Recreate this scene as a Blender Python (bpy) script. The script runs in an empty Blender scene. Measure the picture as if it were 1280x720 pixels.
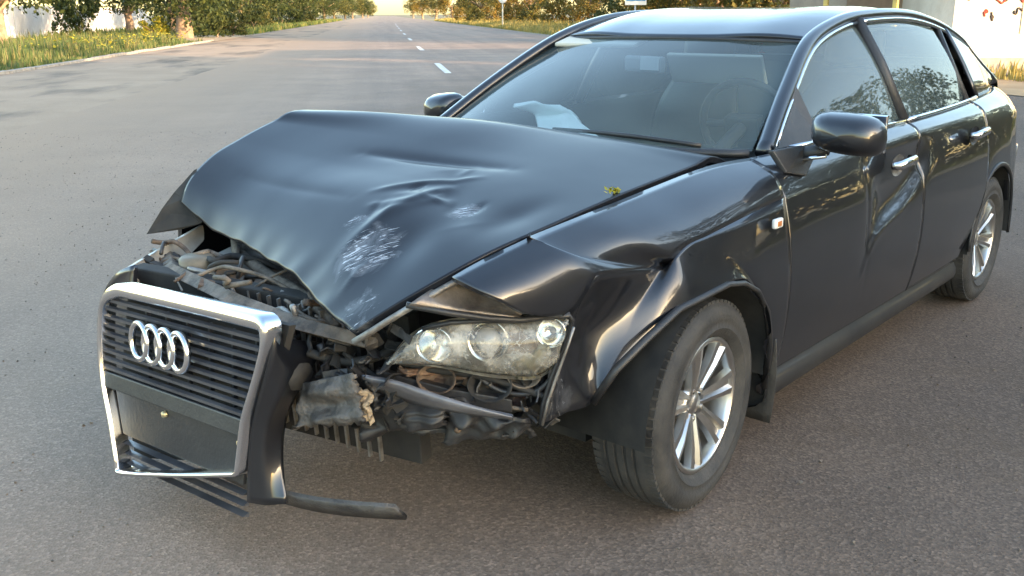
import bpy, bmesh, math, random
import numpy as np
from mathutils import Vector, Matrix, Euler

S = bpy.context.scene
COL = S.collection
R = math.radians

# ------------------------------------------------------------------ camera
CAM = np.array([2.396, 2.176, 1.427]); YAW, PIT, ROLL, FPX = 3.841, -.274, -.003, 1218.2
_d = np.array([math.cos(YAW)*math.cos(PIT), math.sin(YAW)*math.cos(PIT), math.sin(PIT)])
_r0 = np.array([math.sin(YAW), -math.cos(YAW), 0]); _u0 = np.cross(_r0, _d)
_r = _r0*math.cos(ROLL)+_u0*math.sin(ROLL); _u = -_r0*math.sin(ROLL)+_u0*math.cos(ROLL)
cam = bpy.data.cameras.new('camera'); co = bpy.data.objects.new('camera', cam); COL.objects.link(co)
cam.sensor_width = 36; cam.lens = 36*FPX/1280; cam.clip_end = 5000; cam.clip_start = .05
M = Matrix.Identity(4)
for i in range(3):
    M[i][0] = _r[i]; M[i][1] = _u[i]; M[i][2] = -_d[i]; M[i][3] = CAM[i]
co.matrix_world = M
S.camera = co

# ------------------------------------------------------------------ sky, sun, exposure
SUN_AZ, SUN_EL = 96, 8.5          # direction the sunlight comes from
W = bpy.data.worlds.new('World'); S.world = W; W.use_nodes = True
nt = W.node_tree
sk = nt.nodes.new('ShaderNodeTexSky'); sk.sky_type = 'NISHITA'; sk.sun_disc = False
sk.sun_elevation = R(SUN_EL); sk.sun_rotation = R(90-SUN_AZ)
sk.air_density = 1.0; sk.dust_density = 1.3; sk.ozone_density = 1.0
bg = nt.nodes['Background']; bg.inputs[1].default_value = .15
nt.links.new(sk.outputs[0], bg.inputs[0])
sl = bpy.data.lights.new('sun', 'SUN'); sl.energy = 2.2; sl.angle = R(.5); sl.color = (1, .66, .38)
so = bpy.data.objects.new('sun', sl); COL.objects.link(so)
sd = Vector((math.cos(R(SUN_AZ))*math.cos(R(SUN_EL)), math.sin(R(SUN_AZ))*math.cos(R(SUN_EL)), math.sin(R(SUN_EL))))
so.rotation_euler = sd.to_track_quat('Z', 'Y').to_euler()
S.view_settings.view_transform = 'Standard'; S.view_settings.look = 'None'
S.view_settings.exposure = 2.95; S.view_settings.gamma = 1

# ------------------------------------------------------------------ measuring helpers
def ray(px, py): return _d+_r*(px-640)/FPX-_u*(py-360)/FPX
def at(px, py, Y=None, X=None, Z=None):
    k = ray(px, py)
    t = (X-CAM[0])/k[0] if X is not None else (Y-CAM[1])/k[1] if Y is not None else (Z-CAM[2])/k[2]
    return tuple(CAM+k*t)
RA = R(227.4); E1 = np.array([math.cos(RA), math.sin(RA), 0]); E2 = np.array([math.sin(RA), -math.cos(RA), 0])
def rd(s, t, z=0): p = CAM*np.array([1, 1, 0])+E1*s+E2*t; return (p[0], p[1], z)
ROADROT = RA-math.pi/2      # local +Y runs along the road away from the camera, local +X to the right

# ------------------------------------------------------------------ mesh helpers
def tag(o, label=None, cat=None, group=None, kind=None):
    if label: o['label'] = label
    if cat: o['category'] = cat
    if group: o['group'] = group
    if kind: o['kind'] = kind
    return o
def empty(name, loc=(0, 0, 0), rz=0):
    o = bpy.data.objects.new(name, None); COL.objects.link(o); o.location = loc; o.rotation_euler = (0, 0, rz)
    o.empty_display_size = .2; return o
def link(name, me, parent=None):
    o = bpy.data.objects.new(name, me); COL.objects.link(o)
    if parent is not None: o.parent = parent
    return o
def mk(name, V, F, m, parent=None, smooth=True):
    me = bpy.data.meshes.new(name); me.from_pydata([tuple(map(float, v)) for v in V], [], [tuple(map(int, f)) for f in F])
    me.materials.append(m)
    if smooth: me.polygons.foreach_set('use_smooth', [True]*len(me.polygons))
    me.update()
    return link(name, me, parent)
class MB:
    def __init__(s): s.V = []; s.F = []
    def add(s, V, F):
        b = len(s.V); s.V += [tuple(v) for v in V]; s.F += [tuple(i+b for i in f) for f in F]; return s
    def box(s, c, d, rot=None, taper=1.0):
        hx, hy, hz = d[0]/2, d[1]/2, d[2]/2
        P = [Vector((x*hx*(taper if z > 0 else 1), y*hy*(taper if z > 0 else 1), z*hz)) for z in (-1, 1) for y in (-1, 1) for x in (-1, 1)]
        if rot is not None:
            e = Euler(rot) if not isinstance(rot, Matrix) else None
            mm = e.to_matrix() if e else rot
            P = [mm @ p for p in P]
        c = Vector(c)
        return s.add([p+c for p in P], [(0, 2, 3, 1), (4, 5, 7, 6), (0, 1, 5, 4), (2, 6, 7, 3), (0, 4, 6, 2), (1, 3, 7, 5)])
    def tube(s, pts, r, n=8, closed=False, cap=True, flat=None):
        pts = [Vector(p) for p in pts]; N = len(pts)
        rr = r if isinstance(r, (list, tuple)) else [r]*N
        up = Vector((0, 0, 1)); V = []; prev = None
        for i, p in enumerate(pts):
            a = pts[(i-1) % N] if (closed or i > 0) else p; b = pts[(i+1) % N] if (closed or i < N-1) else p
            t = (b-a).normalized()
            if prev is None:
                x = t.cross(up)
                if x.length < 1e-3: x = t.cross(Vector((1, 0, 0)))
            else: x = prev-t*prev.dot(t)
            x.normalize(); prev = x; y = t.cross(x)
            for k in range(n):
                q = 2*math.pi*k/n
                V.append(p+(x*math.cos(q)+y*math.sin(q)*(flat or 1))*rr[i])
        F = []
        for i in range(N if closed else N-1):
            j = (i+1) % N
            for k in range(n): F.append((i*n+k, i*n+(k+1) % n, j*n+(k+1) % n, j*n+k))
        if cap and not closed: F += [tuple(range(n-1, -1, -1)), tuple((N-1)*n+k for k in range(n))]
        return s.add(V, F)
    def lathe(s, prof, n=32, axis='y', o=(0, 0, 0)):
        V = []
        for (r, h) in prof:
            for k in range(n):
                q = 2*math.pi*k/n; c, ss = math.cos(q)*r, math.sin(q)*r
                V.append((c+o[0], h+o[1], ss+o[2]) if axis == 'y' else (c+o[0], ss+o[1], h+o[2]) if axis == 'z' else (h+o[0], c+o[1], ss+o[2]))
        F = []
        for i in range(len(prof)-1):
            for k in range(n): F.append((i*n+k, i*n+(k+1) % n, (i+1)*n+(k+1) % n, (i+1)*n+k))
        return s.add(V, F)
    def prism(s, poly, off):
        n = len(poly); o = Vector(off)
        V = [Vector(p) for p in poly]; V += [v+o for v in V[:n]]
        return s.add(V, [tuple(range(n-1, -1, -1)), tuple(range(n, 2*n))]+[(i, (i+1) % n, n+(i+1) % n, n+i) for i in range(n)])
    def build(s, name, m, parent=None, smooth=False, bevel=0, angle=None):
        o = mk(name, s.V, s.F, m, parent, smooth)
        bm = bmesh.new(); bm.from_mesh(o.data); bmesh.ops.recalc_face_normals(bm, faces=bm.faces[:]); 
        if bevel:
            bmesh.ops.bevel(bm, geom=[e for e in bm.edges if len(e.link_faces) == 2 and e.calc_face_angle(0) > .6], offset=bevel, segments=2, profile=.6, affect='EDGES', clamp_overlap=True)
        if angle:
            for f in bm.faces: f.smooth = True
            for e in bm.edges:
                if len(e.link_faces) == 2 and e.calc_face_angle(0) > angle: e.smooth = False
        bm.to_mesh(o.data); bm.free(); return o

def interp(P, Wc, H, res):
    """Cubic interpolation of knots along axis 0 with creases; P (n,k,3), Wc (n,k)."""
    n = len(P); h = H
    D = [(P[i+1]-P[i])/h[i] for i in range(n-1)]
    TL, TR = [None]*n, [None]*n
    for i in range(n):
        if i == 0 or i == n-1: continue
        d = (h[i]*D[i-1]+h[i-1]*D[i])/(h[i-1]+h[i]); w = Wc[i][:, None]
        TL[i] = d*(1-w)+D[i-1]*w; TR[i] = d*(1-w)+D[i]*w
    TR[0] = 1.5*D[0]-.5*TL[1] if n > 2 else D[0]
    TL[n-1] = 1.5*D[-1]-.5*TR[n-2] if n > 2 else D[-1]
    out, wo, par = [], [], []
    for i in range(n-1):
        m = max(2, int(math.ceil(h[i]/res)))
        for j in range(m+(1 if i == n-2 else 0)):
            t = j/m; a = 2*t**3-3*t**2+1; b = t**3-2*t**2+t; c = -2*t**3+3*t**2; e = t**3-t**2
            out.append(a*P[i]+b*h[i]*TR[i]+c*P[i+1]+e*h[i]*TL[i+1]); par.append((i, t))
    return np.array(out), par
def lerpw(Wt, par): return np.array([Wt[i]*(1-t)+Wt[min(i+1, len(Wt)-1)]*t for i, t in par])
def surf(P, CV=None, CU=None, res=.03, hu=None):
    """Smooth surface through a net of rows x columns; CV creases along rows, CU creases along columns."""
    P = np.array(P, float); n, k = P.shape[:2]
    CV = np.zeros((n, k)) if CV is None else np.array(CV, float); CU = np.zeros((n, k)) if CU is None else np.array(CU, float)
    hv = np.maximum(np.linalg.norm(np.diff(P, axis=0), axis=2).mean(1), 1e-4)
    A, par = interp(P, CV, hv, res); CUi = lerpw(CU, par)
    if hu is None: hu = np.maximum(np.linalg.norm(np.diff(P, axis=1), axis=2).mean(0), 1e-4)
    B, _ = interp(A.transpose(1, 0, 2), CUi.T, hu, res)
    return B.transpose(1, 0, 2)
def normals(G):
    du = np.gradient(G, axis=1); dv = np.gradient(G, axis=0); N = np.cross(du, dv)
    return N/np.maximum(np.linalg.norm(N, axis=2, keepdims=True), 1e-9)
def panel(name, G, m, parent, out=None, flange=.018, thick=0):
    """Sheet-metal panel from a grid, its rim folded inwards; out = rough outward direction."""
    n, k = G.shape[:2]; N = normals(G)
    if out is not None and (N.reshape(-1, 3).mean(0) @ np.array(out)) < 0:
        G = G[:, ::-1]; N = -N[:, ::-1]
    V = list(G.reshape(-1, 3)); idx = np.arange(n*k).reshape(n, k)
    F = [(idx[i, j], idx[i, j+1], idx[i+1, j+1], idx[i+1, j]) for i in range(n-1) for j in range(k-1)]
    rim = [(0, j) for j in range(k)]+[(i, k-1) for i in range(1, n)]+[(n-1, j) for j in range(k-2, -1, -1)]+[(i, 0) for i in range(n-2, 0, -1)]
    if flange:
        L = len(rim); b = len(V)
        cen = G.reshape(-1, 3).mean(0)
        for (i, j) in rim: V.append(G[i, j]-N[i, j]*.004+(cen-G[i, j])/np.linalg.norm(cen-G[i, j])*-.000)
        for (i, j) in rim: V.append(G[i, j]-N[i, j]*flange)
        for q in range(L):
            w = (q+1) % L; a, c = idx[rim[q]], idx[rim[w]]
            F.append((c, a, b+q, b+w)); F.append((b+w, b+q, b+L+q, b+L+w))
        if thick:
            b2 = len(V)
            V += list((G-N*flange).reshape(-1, 3))
            F += [(b2+idx[i, j], b2+idx[i+1, j], b2+idx[i+1, j+1], b2+idx[i, j+1]) for i in range(n-1) for j in range(k-1)]
    return mk(name, V, F, m, parent)
def sp(x, xs, ys):
    """smooth 1-D curve through points (xs ascending)"""
    xs = np.array(xs, float); ys = np.array(ys, float)
    h = np.diff(xs); D = np.diff(ys)/h; T = np.empty(len(xs)); T[1:-1] = (h[1:]*D[:-1]+h[:-1]*D[1:])/(h[1:]+h[:-1]); T[0] = D[0]; T[-1] = D[-1]
    x = np.clip(x, xs[0], xs[-1]); i = np.clip(np.searchsorted(xs, x)-1, 0, len(h)-1); t = (x-xs[i])/h[i]
    return (2*t**3-3*t**2+1)*ys[i]+(t**3-2*t**2+t)*h[i]*T[i]+(-2*t**3+3*t**2)*ys[i+1]+(t**3-t**2)*h[i]*T[i+1]
def curve(pts, n=40):
    P = np.array(pts, float)[:, None, :]; h = np.maximum(np.linalg.norm(np.diff(P[:, 0], axis=0), axis=1), 1e-4)
    A, _ = interp(P, np.zeros((len(P), 1)), h, h.sum()/n); return A[:, 0]
def mirror(G): G = np.array(G, float).copy(); G[..., 1] *= -1; return G

# ------------------------------------------------------------------ materials
def nd(nt, t, **kw):
    n = nt.nodes.new(t)
    for k, v in kw.items():
        if k in n.inputs.keys() if not k.startswith('_') else False: n.inputs[k].default_value = v
        else: setattr(n, k.lstrip('_'), v)
    return n
def mat(name, col, rough=.6, metal=0, coat=0, col2=None, nscale=8, ndetail=6, bump=0, bscale=60, spec=.5, coatr=.04, trans=0, rvar=0, emit=None, dust=None):
    m = bpy.data.materials.new(name); m.use_nodes = True; nt = m.node_tree; b = nt.nodes['Principled BSDF']
    L = nt.links.new
    b.inputs['Base Color'].default_value = (*col, 1); b.inputs['Roughness'].default_value = rough; b.inputs['Metallic'].default_value = metal
    b.inputs['Coat Weight'].default_value = coat; b.inputs['Coat Roughness'].default_value = coatr
    b.inputs['Specular IOR Level'].default_value = spec; b.inputs['Transmission Weight'].default_value = trans
    tc = nt.nodes.new('ShaderNodeTexCoord')
    if col2 is not None:
        n = nd(nt, 'ShaderNodeTexNoise', Scale=nscale, Detail=ndetail, Roughness=.62); L(tc.outputs['Object'], n.inputs['Vector'])
        r = nt.nodes.new('ShaderNodeValToRGB'); r.color_ramp.elements[0].position = .36; r.color_ramp.elements[1].position = .66
        r.color_ramp.elements[0].color = (*col, 1); r.color_ramp.elements[1].color = (*col2, 1)
        L(n.outputs[0], r.inputs[0]); L(r.outputs[0], b.inputs['Base Color'])
        if rvar:
            mr = nd(nt, 'ShaderNodeMapRange'); mr.inputs[3].default_value = max(0, rough-rvar); mr.inputs[4].default_value = min(1, rough+rvar)
            L(n.outputs[0], mr.inputs[0]); L(mr.outputs[0], b.inputs['Roughness'])
    if bump:
        n2 = nd(nt, 'ShaderNodeTexNoise', Scale=bscale, Detail=8, Roughness=.6); L(tc.outputs['Object'], n2.inputs['Vector'])
        bp = nd(nt, 'ShaderNodeBump', Strength=bump, Distance=.02); L(n2.outputs[0], bp.inputs['Height']); L(bp.outputs[0], b.inputs['Normal'])
    return m

def paint_mat(name, scr=False, coat=1.0, dull=0.0, metal=.45, spec=.5):
    m = mat(name, (.011, .0122, .0165), .36, metal, coat, spec=spec, coatr=.03)
    nt = m.node_tree; L = nt.links.new; b = nt.nodes['Principled BSDF']; tc = nt.nodes['Texture Coordinate']
    # thin uneven road dust over the clear coat
    n = nd(nt, 'ShaderNodeTexNoise', Scale=3.1, Detail=9, Roughness=.68); L(tc.outputs['Object'], n.inputs['Vector'])
    mr = nd(nt, 'ShaderNodeMapRange'); mr.inputs[1].default_value = .35; mr.inputs[2].default_value = .75; mr.inputs[3].default_value = .0; mr.inputs[4].default_value = .09; L(n.outputs[0], mr.inputs[0])
    mx = nd(nt, 'ShaderNodeMix', _data_type='RGBA'); mx.inputs['A'].default_value = (.011, .0122, .0165, 1); mx.inputs['B'].default_value = (.07, .07, .068, 1)
    L(mr.outputs[0], mx.inputs['Factor'])
    rr = nd(nt, 'ShaderNodeMapRange'); rr.inputs[1].default_value = .3; rr.inputs[2].default_value = .8; rr.inputs[3].default_value = .005+dull; rr.inputs[4].default_value = .05+dull*2
    L(n.outputs[0], rr.inputs[0]); L(rr.outputs[0], b.inputs['Coat Roughness'])
    bw = nd(nt, 'ShaderNodeTexNoise', Scale=2.6, Detail=2); L(tc.outputs['Object'], bw.inputs['Vector'])
    bp = nd(nt, 'ShaderNodeBump', Strength=.05, Distance=.05); L(bw.outputs[0], bp.inputs['Height']); L(bp.outputs[0], b.inputs['Coat Normal']); L(bp.outputs[0], b.inputs['Normal'])
    last = mx.outputs['Result']
    if scr:
        # chipped paint and scuffs: short streaks stretched along the blow, masked to the two struck spots
        def spot(c, rad):
            mp = nd(nt, 'ShaderNodeVectorMath', _operation='DISTANCE'); L(tc.outputs['Object'], mp.inputs[0]); mp.inputs[1].default_value = c
            q = nd(nt, 'ShaderNodeMapRange'); q.inputs[1].default_value = rad*.35; q.inputs[2].default_value = rad; q.inputs[3].default_value = 1; q.inputs[4].default_value = 0; L(mp.outputs['Value'], q.inputs[0]); return q
        tot = None
        for c, rad, w in scr:
            q = spot(c, rad); k = nd(nt, 'ShaderNodeMath', _operation='MULTIPLY'); k.inputs[1].default_value = w; L(q.outputs[0], k.inputs[0])
            if tot is None: tot = k
            else:
                a = nd(nt, 'ShaderNodeMath', _operation='MAXIMUM'); L(tot.outputs[0], a.inputs[0]); L(k.outputs[0], a.inputs[1]); tot = a
        mp = nd(nt, 'ShaderNodeMapping'); mp.vector_type = 'TEXTURE'; mp.inputs['Scale'].default_value = (1/13, 1/70, 1/13); mp.inputs['Rotation'].default_value = (0, 0, 2.2); L(tc.outputs['Object'], mp.inputs['Vector'])
        n2 = nd(nt, 'ShaderNodeTexNoise', Scale=1.0, Detail=7, Roughness=.7, Distortion=1.9); L(mp.outputs[0], n2.inputs['Vector'])
        a = nd(nt, 'ShaderNodeMath', _operation='MULTIPLY'); L(n2.outputs[0], a.inputs[0]); L(tot.outputs[0], a.inputs[1])
        q = nd(nt, 'ShaderNodeMapRange'); q.inputs[1].default_value = .555; q.inputs[2].default_value = .66; L(a.outputs[0], q.inputs[0])
        sm = nd(nt, 'ShaderNodeTexNoise', Scale=13, Detail=7, Roughness=.65, Distortion=.8); L(tc.outputs['Object'], sm.inputs['Vector'])
        sa = nd(nt, 'ShaderNodeMath', _operation='MULTIPLY'); L(sm.outputs[0], sa.inputs[0]); L(tot.outputs[0], sa.inputs[1])
        sq = nd(nt, 'ShaderNodeMapRange'); sq.inputs[1].default_value = .44; sq.inputs[2].default_value = .70; sq.inputs[4].default_value = .5; L(sa.outputs[0], sq.inputs[0])
        ms = nd(nt, 'ShaderNodeMix', _data_type='RGBA'); ms.inputs['B'].default_value = (.22, .225, .24, 1); L(last, ms.inputs['A']); L(sq.outputs[0], ms.inputs['Factor']); last = ms.outputs['Result']
        m2 = nd(nt, 'ShaderNodeMix', _data_type='RGBA'); m2.inputs['B'].default_value = (.50, .51, .54, 1); L(last, m2.inputs['A']); L(q.outputs[0], m2.inputs['Factor']); last = m2.outputs['Result']
        inv = nd(nt, 'ShaderNodeMath', _operation='SUBTRACT'); inv.inputs[0].default_value = coat; L(q.outputs[0], inv.inputs[1]); inv.use_clamp = True; L(inv.outputs[0], b.inputs['Coat Weight'])
    L(last, b.inputs['Base Color'])
    return m

PAINT = paint_mat('black_paint')
CHROME = mat('chrome', (.70, .71, .73), .16, 1, bump=.02, bscale=20)
ALU = mat('aluminium', (.62, .62, .63), .3, 1, col2=(.48, .47, .45), nscale=9, rvar=.08)
PLAST = mat('black_plastic', (.018, .018, .02), .45, col2=(.035, .034, .033), nscale=5, bump=.1, bscale=90)
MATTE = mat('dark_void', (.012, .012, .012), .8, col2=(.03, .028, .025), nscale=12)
RUBBER = mat('tyre_rubber', (.022, .022, .022), .72, col2=(.06, .056, .05), nscale=7, bump=.25, bscale=70, rvar=.1)
DUSTY = mat('dusty_metal', (.05, .042, .033), .7, col2=(.20, .16, .12), nscale=18, bump=.4, bscale=50)
RUST = mat('brown_grime', (.05, .034, .024), .75, col2=(.17, .115, .075), nscale=22, bump=.5, bscale=60)
GREYMET = mat('bare_metal', (.32, .31, .29), .42, .6, col2=(.14, .12, .10), nscale=14, bump=.3, bscale=40)
TORN = mat('scuffed_black_plastic', (.018, .018, .019), .45, col2=(.10, .095, .088), nscale=10, ndetail=9, bump=.5, bscale=40)
BEIGE = mat('beige_cloth', (.52, .50, .42), .85, bump=.1, bscale=200)
AIRBAG = mat('airbag_cloth', (.96, .98, .94), .8, col2=(.88, .94, .88), nscale=6, bump=.3, bscale=30)
SEAT = mat('dark_seat_leather', (.03, .03, .032), .5, bump=.1, bscale=60)
DASH = mat('dashboard_plastic', (.02, .022, .024), .55, bump=.15, bscale=150)
WHITE = mat('white_plastic', (.75, .74, .70), .3)
PAPER = mat('paper', (.75, .78, .76), .8)
def glass_mat(name, tint, dark=.5):
    m = bpy.data.materials.new(name); m.use_nodes = True; nt = m.node_tree; nt.nodes.clear(); L = nt.links.new
    o = nd(nt, 'ShaderNodeOutputMaterial'); t = nd(nt, 'ShaderNodeBsdfTransparent'); t.inputs[0].default_value = (*tint, 1)
    g = nd(nt, 'ShaderNodeBsdfGlossy', Roughness=.02); f = nd(nt, 'ShaderNodeFresnel', IOR=dark); mx = nd(nt, 'ShaderNodeMixShader')
    # dust film on the pane, tinted teal to stand in for mirrored sky
    df = nd(nt, 'ShaderNodeBsdfDiffuse'); df.inputs[0].default_value = (.40, .50, .48, 1)
    tc = nd(nt, 'ShaderNodeTexCoord'); n = nd(nt, 'ShaderNodeTexNoise', Scale=2.2, Detail=7); L(tc.outputs['Object'], n.inputs['Vector'])
    mr = nd(nt, 'ShaderNodeMapRange'); mr.inputs[1].default_value = .3; mr.inputs[2].default_value = .8; mr.inputs[3].default_value = .09; mr.inputs[4].default_value = .20; L(n.outputs[0], mr.inputs[0])
    m2 = nd(nt, 'ShaderNodeMixShader'); L(mr.outputs[0], m2.inputs[0]); L(t.outputs[0], m2.inputs[1]); L(df.outputs[0], m2.inputs[2])
    L(f.outputs[0], mx.inputs[0]); L(m2.outputs[0], mx.inputs[1]); L(g.outputs[0], mx.inputs[2]); L(mx.outputs[0], o.inputs[0]); return m
GLASS = glass_mat('car_glass', (.95, 1.0, .98), 1.42)
SGLASS = glass_mat('side_glass', (.45, .52, .50), 1.6)
def lens_mat():
    m = bpy.data.materials.new('scratched_lens'); m.use_nodes = True; nt = m.node_tree; nt.nodes.clear(); L = nt.links.new
    o = nd(nt, 'ShaderNodeOutputMaterial'); t = nd(nt, 'ShaderNodeBsdfTransparent'); t.inputs[0].default_value = (.93, .93, .90, 1)
    g = nd(nt, 'ShaderNodeBsdfGlossy', Roughness=.06); d = nd(nt, 'ShaderNodeBsdfDiffuse'); d.inputs[0].default_value = (.62, .60, .54, 1)
    tc = nd(nt, 'ShaderNodeTexCoord'); n = nd(nt, 'ShaderNodeTexNoise', Scale=14, Detail=8, Roughness=.7); L(tc.outputs['Object'], n.inputs['Vector'])
    mr = nd(nt, 'ShaderNodeMapRange'); mr.inputs[1].default_value = .46; mr.inputs[2].default_value = .70; mr.inputs[3].default_value = .12; mr.inputs[4].default_value = .72; L(n.outputs[0], mr.inputs[0])
    vo = nd(nt, 'ShaderNodeTexVoronoi', _feature='DISTANCE_TO_EDGE', Scale=11); dv = nd(nt, 'ShaderNodeTexNoise', Scale=13, Detail=5); L(tc.outputs['Object'], dv.inputs['Vector']); va = nd(nt, 'ShaderNodeVectorMath', _operation='MULTIPLY_ADD'); va.inputs[1].default_value = (.16, .16, .16); L(dv.outputs['Color'], va.inputs[0]); L(tc.outputs['Object'], va.inputs[2]); L(va.outputs[0], vo.inputs['Vector'])
    ck = nd(nt, 'ShaderNodeMapRange'); ck.inputs[1].default_value = .0; ck.inputs[2].default_value = .018; ck.inputs[3].default_value = .6; ck.inputs[4].default_value = 0; L(vo.outputs['Distance'], ck.inputs[0])
    mxx = nd(nt, 'ShaderNodeMath', _operation='MAXIMUM'); L(mr.outputs[0], mxx.inputs[0]); L(ck.outputs[0], mxx.inputs[1]); mr = mxx
    a = nd(nt, 'ShaderNodeMixShader'); L(mr.outputs[0], a.inputs[0]); L(t.outputs[0], a.inputs[1]); L(d.outputs[0], a.inputs[2])
    f = nd(nt, 'ShaderNodeFresnel', IOR=1.5); b = nd(nt, 'ShaderNodeMixShader'); L(f.outputs[0], b.inputs[0]); L(a.outputs[0], b.inputs[1]); L(g.outputs[0], b.inputs[2]); L(b.outputs[0], o.inputs[0]); return m
LENS = lens_mat()

def asphalt_mat():
    m = bpy.data.materials.new('asphalt'); m.use_nodes = True; nt = m.node_tree; L = nt.links.new; b = nt.nodes['Principled BSDF']
    tc = nd(nt, 'ShaderNodeTexCoord')
    def noise(sc, det=6, rough=.6, vec=None):
        n = nd(nt, 'ShaderNodeTexNoise', Scale=sc, Detail=det, Roughness=rough); L(vec or tc.outputs['Object'], n.inputs['Vector']); return n
    v = nd(nt, 'ShaderNodeTexVoronoi', Scale=120); L(tc.outputs['Object'], v.inputs['Vector'])        # chippings
    hs = nd(nt, 'ShaderNodeSeparateColor'); L(v.outputs['Color'], hs.inputs[0])
    r1 = nd(nt, 'ShaderNodeValToRGB'); e = r1.color_ramp.elements
    e[0].position = 0; e[0].color = (.172, .138, .114, 1); e[1].position = 1; e[1].color = (.36, .288, .236, 1)
    x = e.new(.35); x.color = (.215, .173, .143, 1); x = e.new(.8); x.color = (.268, .215, .177, 1)
    L(hs.outputs[0], r1.inputs[0])
    v2 = nd(nt, 'ShaderNodeTexVoronoi', Scale=120); L(tc.outputs['Object'], v2.inputs['Vector'])
    big = noise(.55, 8, .65); r2 = nd(nt, 'ShaderNodeValToRGB'); e = r2.color_ramp.elements
    e[0].position = .33; e[0].color = (.78, .75, .73, 1); e[1].position = .68; e[1].color = (1.18, 1.10, 1.02, 1); L(big.outputs[0], r2.inputs[0])
    mu = nd(nt, 'ShaderNodeMix', _data_type='RGBA', _blend_type='MULTIPLY'); mu.inputs['Factor'].default_value = 1
    L(r1.outputs[0], mu.inputs['A']); L(r2.outputs[0], mu.inputs['B'])
    # worn wheel tracks, long streaks along the road
    mp = nd(nt, 'ShaderNodeMapping'); mp.inputs['Scale'].default_value = (.9, .03, 1); L(tc.outputs['Object'], mp.inputs['Vector'])
    st = noise(1.0, 5, .6, mp.outputs[0]); r3 = nd(nt, 'ShaderNodeValToRGB'); e = r3.color_ramp.elements
    e[0].position = .38; e[0].color = (.86, .86, .87, 1); e[1].position = .62; e[1].color = (1.1, 1.09, 1.08, 1); L(st.outputs[0], r3.inputs[0])
    m2 = nd(nt, 'ShaderNodeMix', _data_type='RGBA', _blend_type='MULTIPLY'); m2.inputs['Factor'].default_value = 1; L(mu.outputs['Result'], m2.inputs['A']); L(r3.outputs[0], m2.inputs['B'])
    # brown dust in patches
    dn = noise(1.6, 9, .7); dr = nd(nt, 'ShaderNodeMapRange'); dr.inputs[1].default_value = .5; dr.inputs[2].default_value = .78; dr.inputs[4].default_value = .55; L(dn.outputs[0], dr.inputs[0])
    m3 = nd(nt, 'ShaderNodeMix', _data_type='RGBA'); m3.inputs['B'].default_value = (.21, .148, .095, 1); L(dr.outputs[0], m3.inputs['Factor']); L(m2.outputs['Result'], m3.inputs['A'])
    # dirt carried onto the left edge of the carriageway
    sx = nd(nt, 'ShaderNodeSeparateXYZ'); L(tc.outputs['Object'], sx.inputs[0]); en = noise(.8, 8, .65)
    ad = nd(nt, 'ShaderNodeMath', _operation='MULTIPLY_ADD'); ad.inputs[1].default_value = 3.4; L(en.outputs[0], ad.inputs[0]); L(sx.outputs[0], ad.inputs[2])
    er = nd(nt, 'ShaderNodeMapRange'); er.inputs[1].default_value = -3.2; er.inputs[2].default_value = 1.8; er.inputs[3].default_value = 1; er.inputs[4].default_value = 0; L(ad.outputs[0], er.inputs[0])
    m4 = nd(nt, 'ShaderNodeMix', _data_type='RGBA'); m4.inputs['B'].default_value = (.30, .215, .145, 1); L(er.outputs[0], m4.inputs['Factor']); L(m3.outputs['Result'], m4.inputs['A'])
    # darker tone over the near right side of the carriageway
    en2 = noise(.5, 9, .68); wx = nd(nt, 'ShaderNodeMath', _operation='MULTIPLY_ADD'); wx.inputs[1].default_value = 3.0; L(en2.outputs[0], wx.inputs[0]); L(sx.outputs[0], wx.inputs[2])
    dr1 = nd(nt, 'ShaderNodeMapRange'); dr1.inputs[1].default_value = 1.2; dr1.inputs[2].default_value = 2.9; L(wx.outputs[0], dr1.inputs[0])
    dr2 = nd(nt, 'ShaderNodeMapRange'); dr2.inputs[1].default_value = 26; dr2.inputs[2].default_value = 12; L(sx.outputs[1], dr2.inputs[0])
    dm = nd(nt, 'ShaderNodeMath', _operation='MULTIPLY'); L(dr1.outputs[0], dm.inputs[0]); L(dr2.outputs[0], dm.inputs[1])
    m5 = nd(nt, 'ShaderNodeMix', _data_type='RGBA', _blend_type='MULTIPLY'); m5.inputs['B'].default_value = (.62, .58, .54, 1); L(dm.outputs[0], m5.inputs['Factor']); L(m4.outputs['Result'], m5.inputs['A'])
    L(m5.outputs['Result'], b.inputs['Base Color']); b.inputs['Roughness'].default_value = .88; b.inputs['Specular IOR Level'].default_value = .35
    bp = nd(nt, 'ShaderNodeBump', Strength=.38, Distance=.006); L(v2.outputs['Distance'], bp.inputs['Height'])
    fn = noise(260, 4); bp2 = nd(nt, 'ShaderNodeBump', Strength=.4, Distance=.004); L(fn.outputs[0], bp2.inputs['Height']); L(bp.outputs[0], bp2.inputs['Normal']); L(bp2.outputs[0], b.inputs['Normal'])
    return m
ASPH = asphalt_mat()
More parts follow.
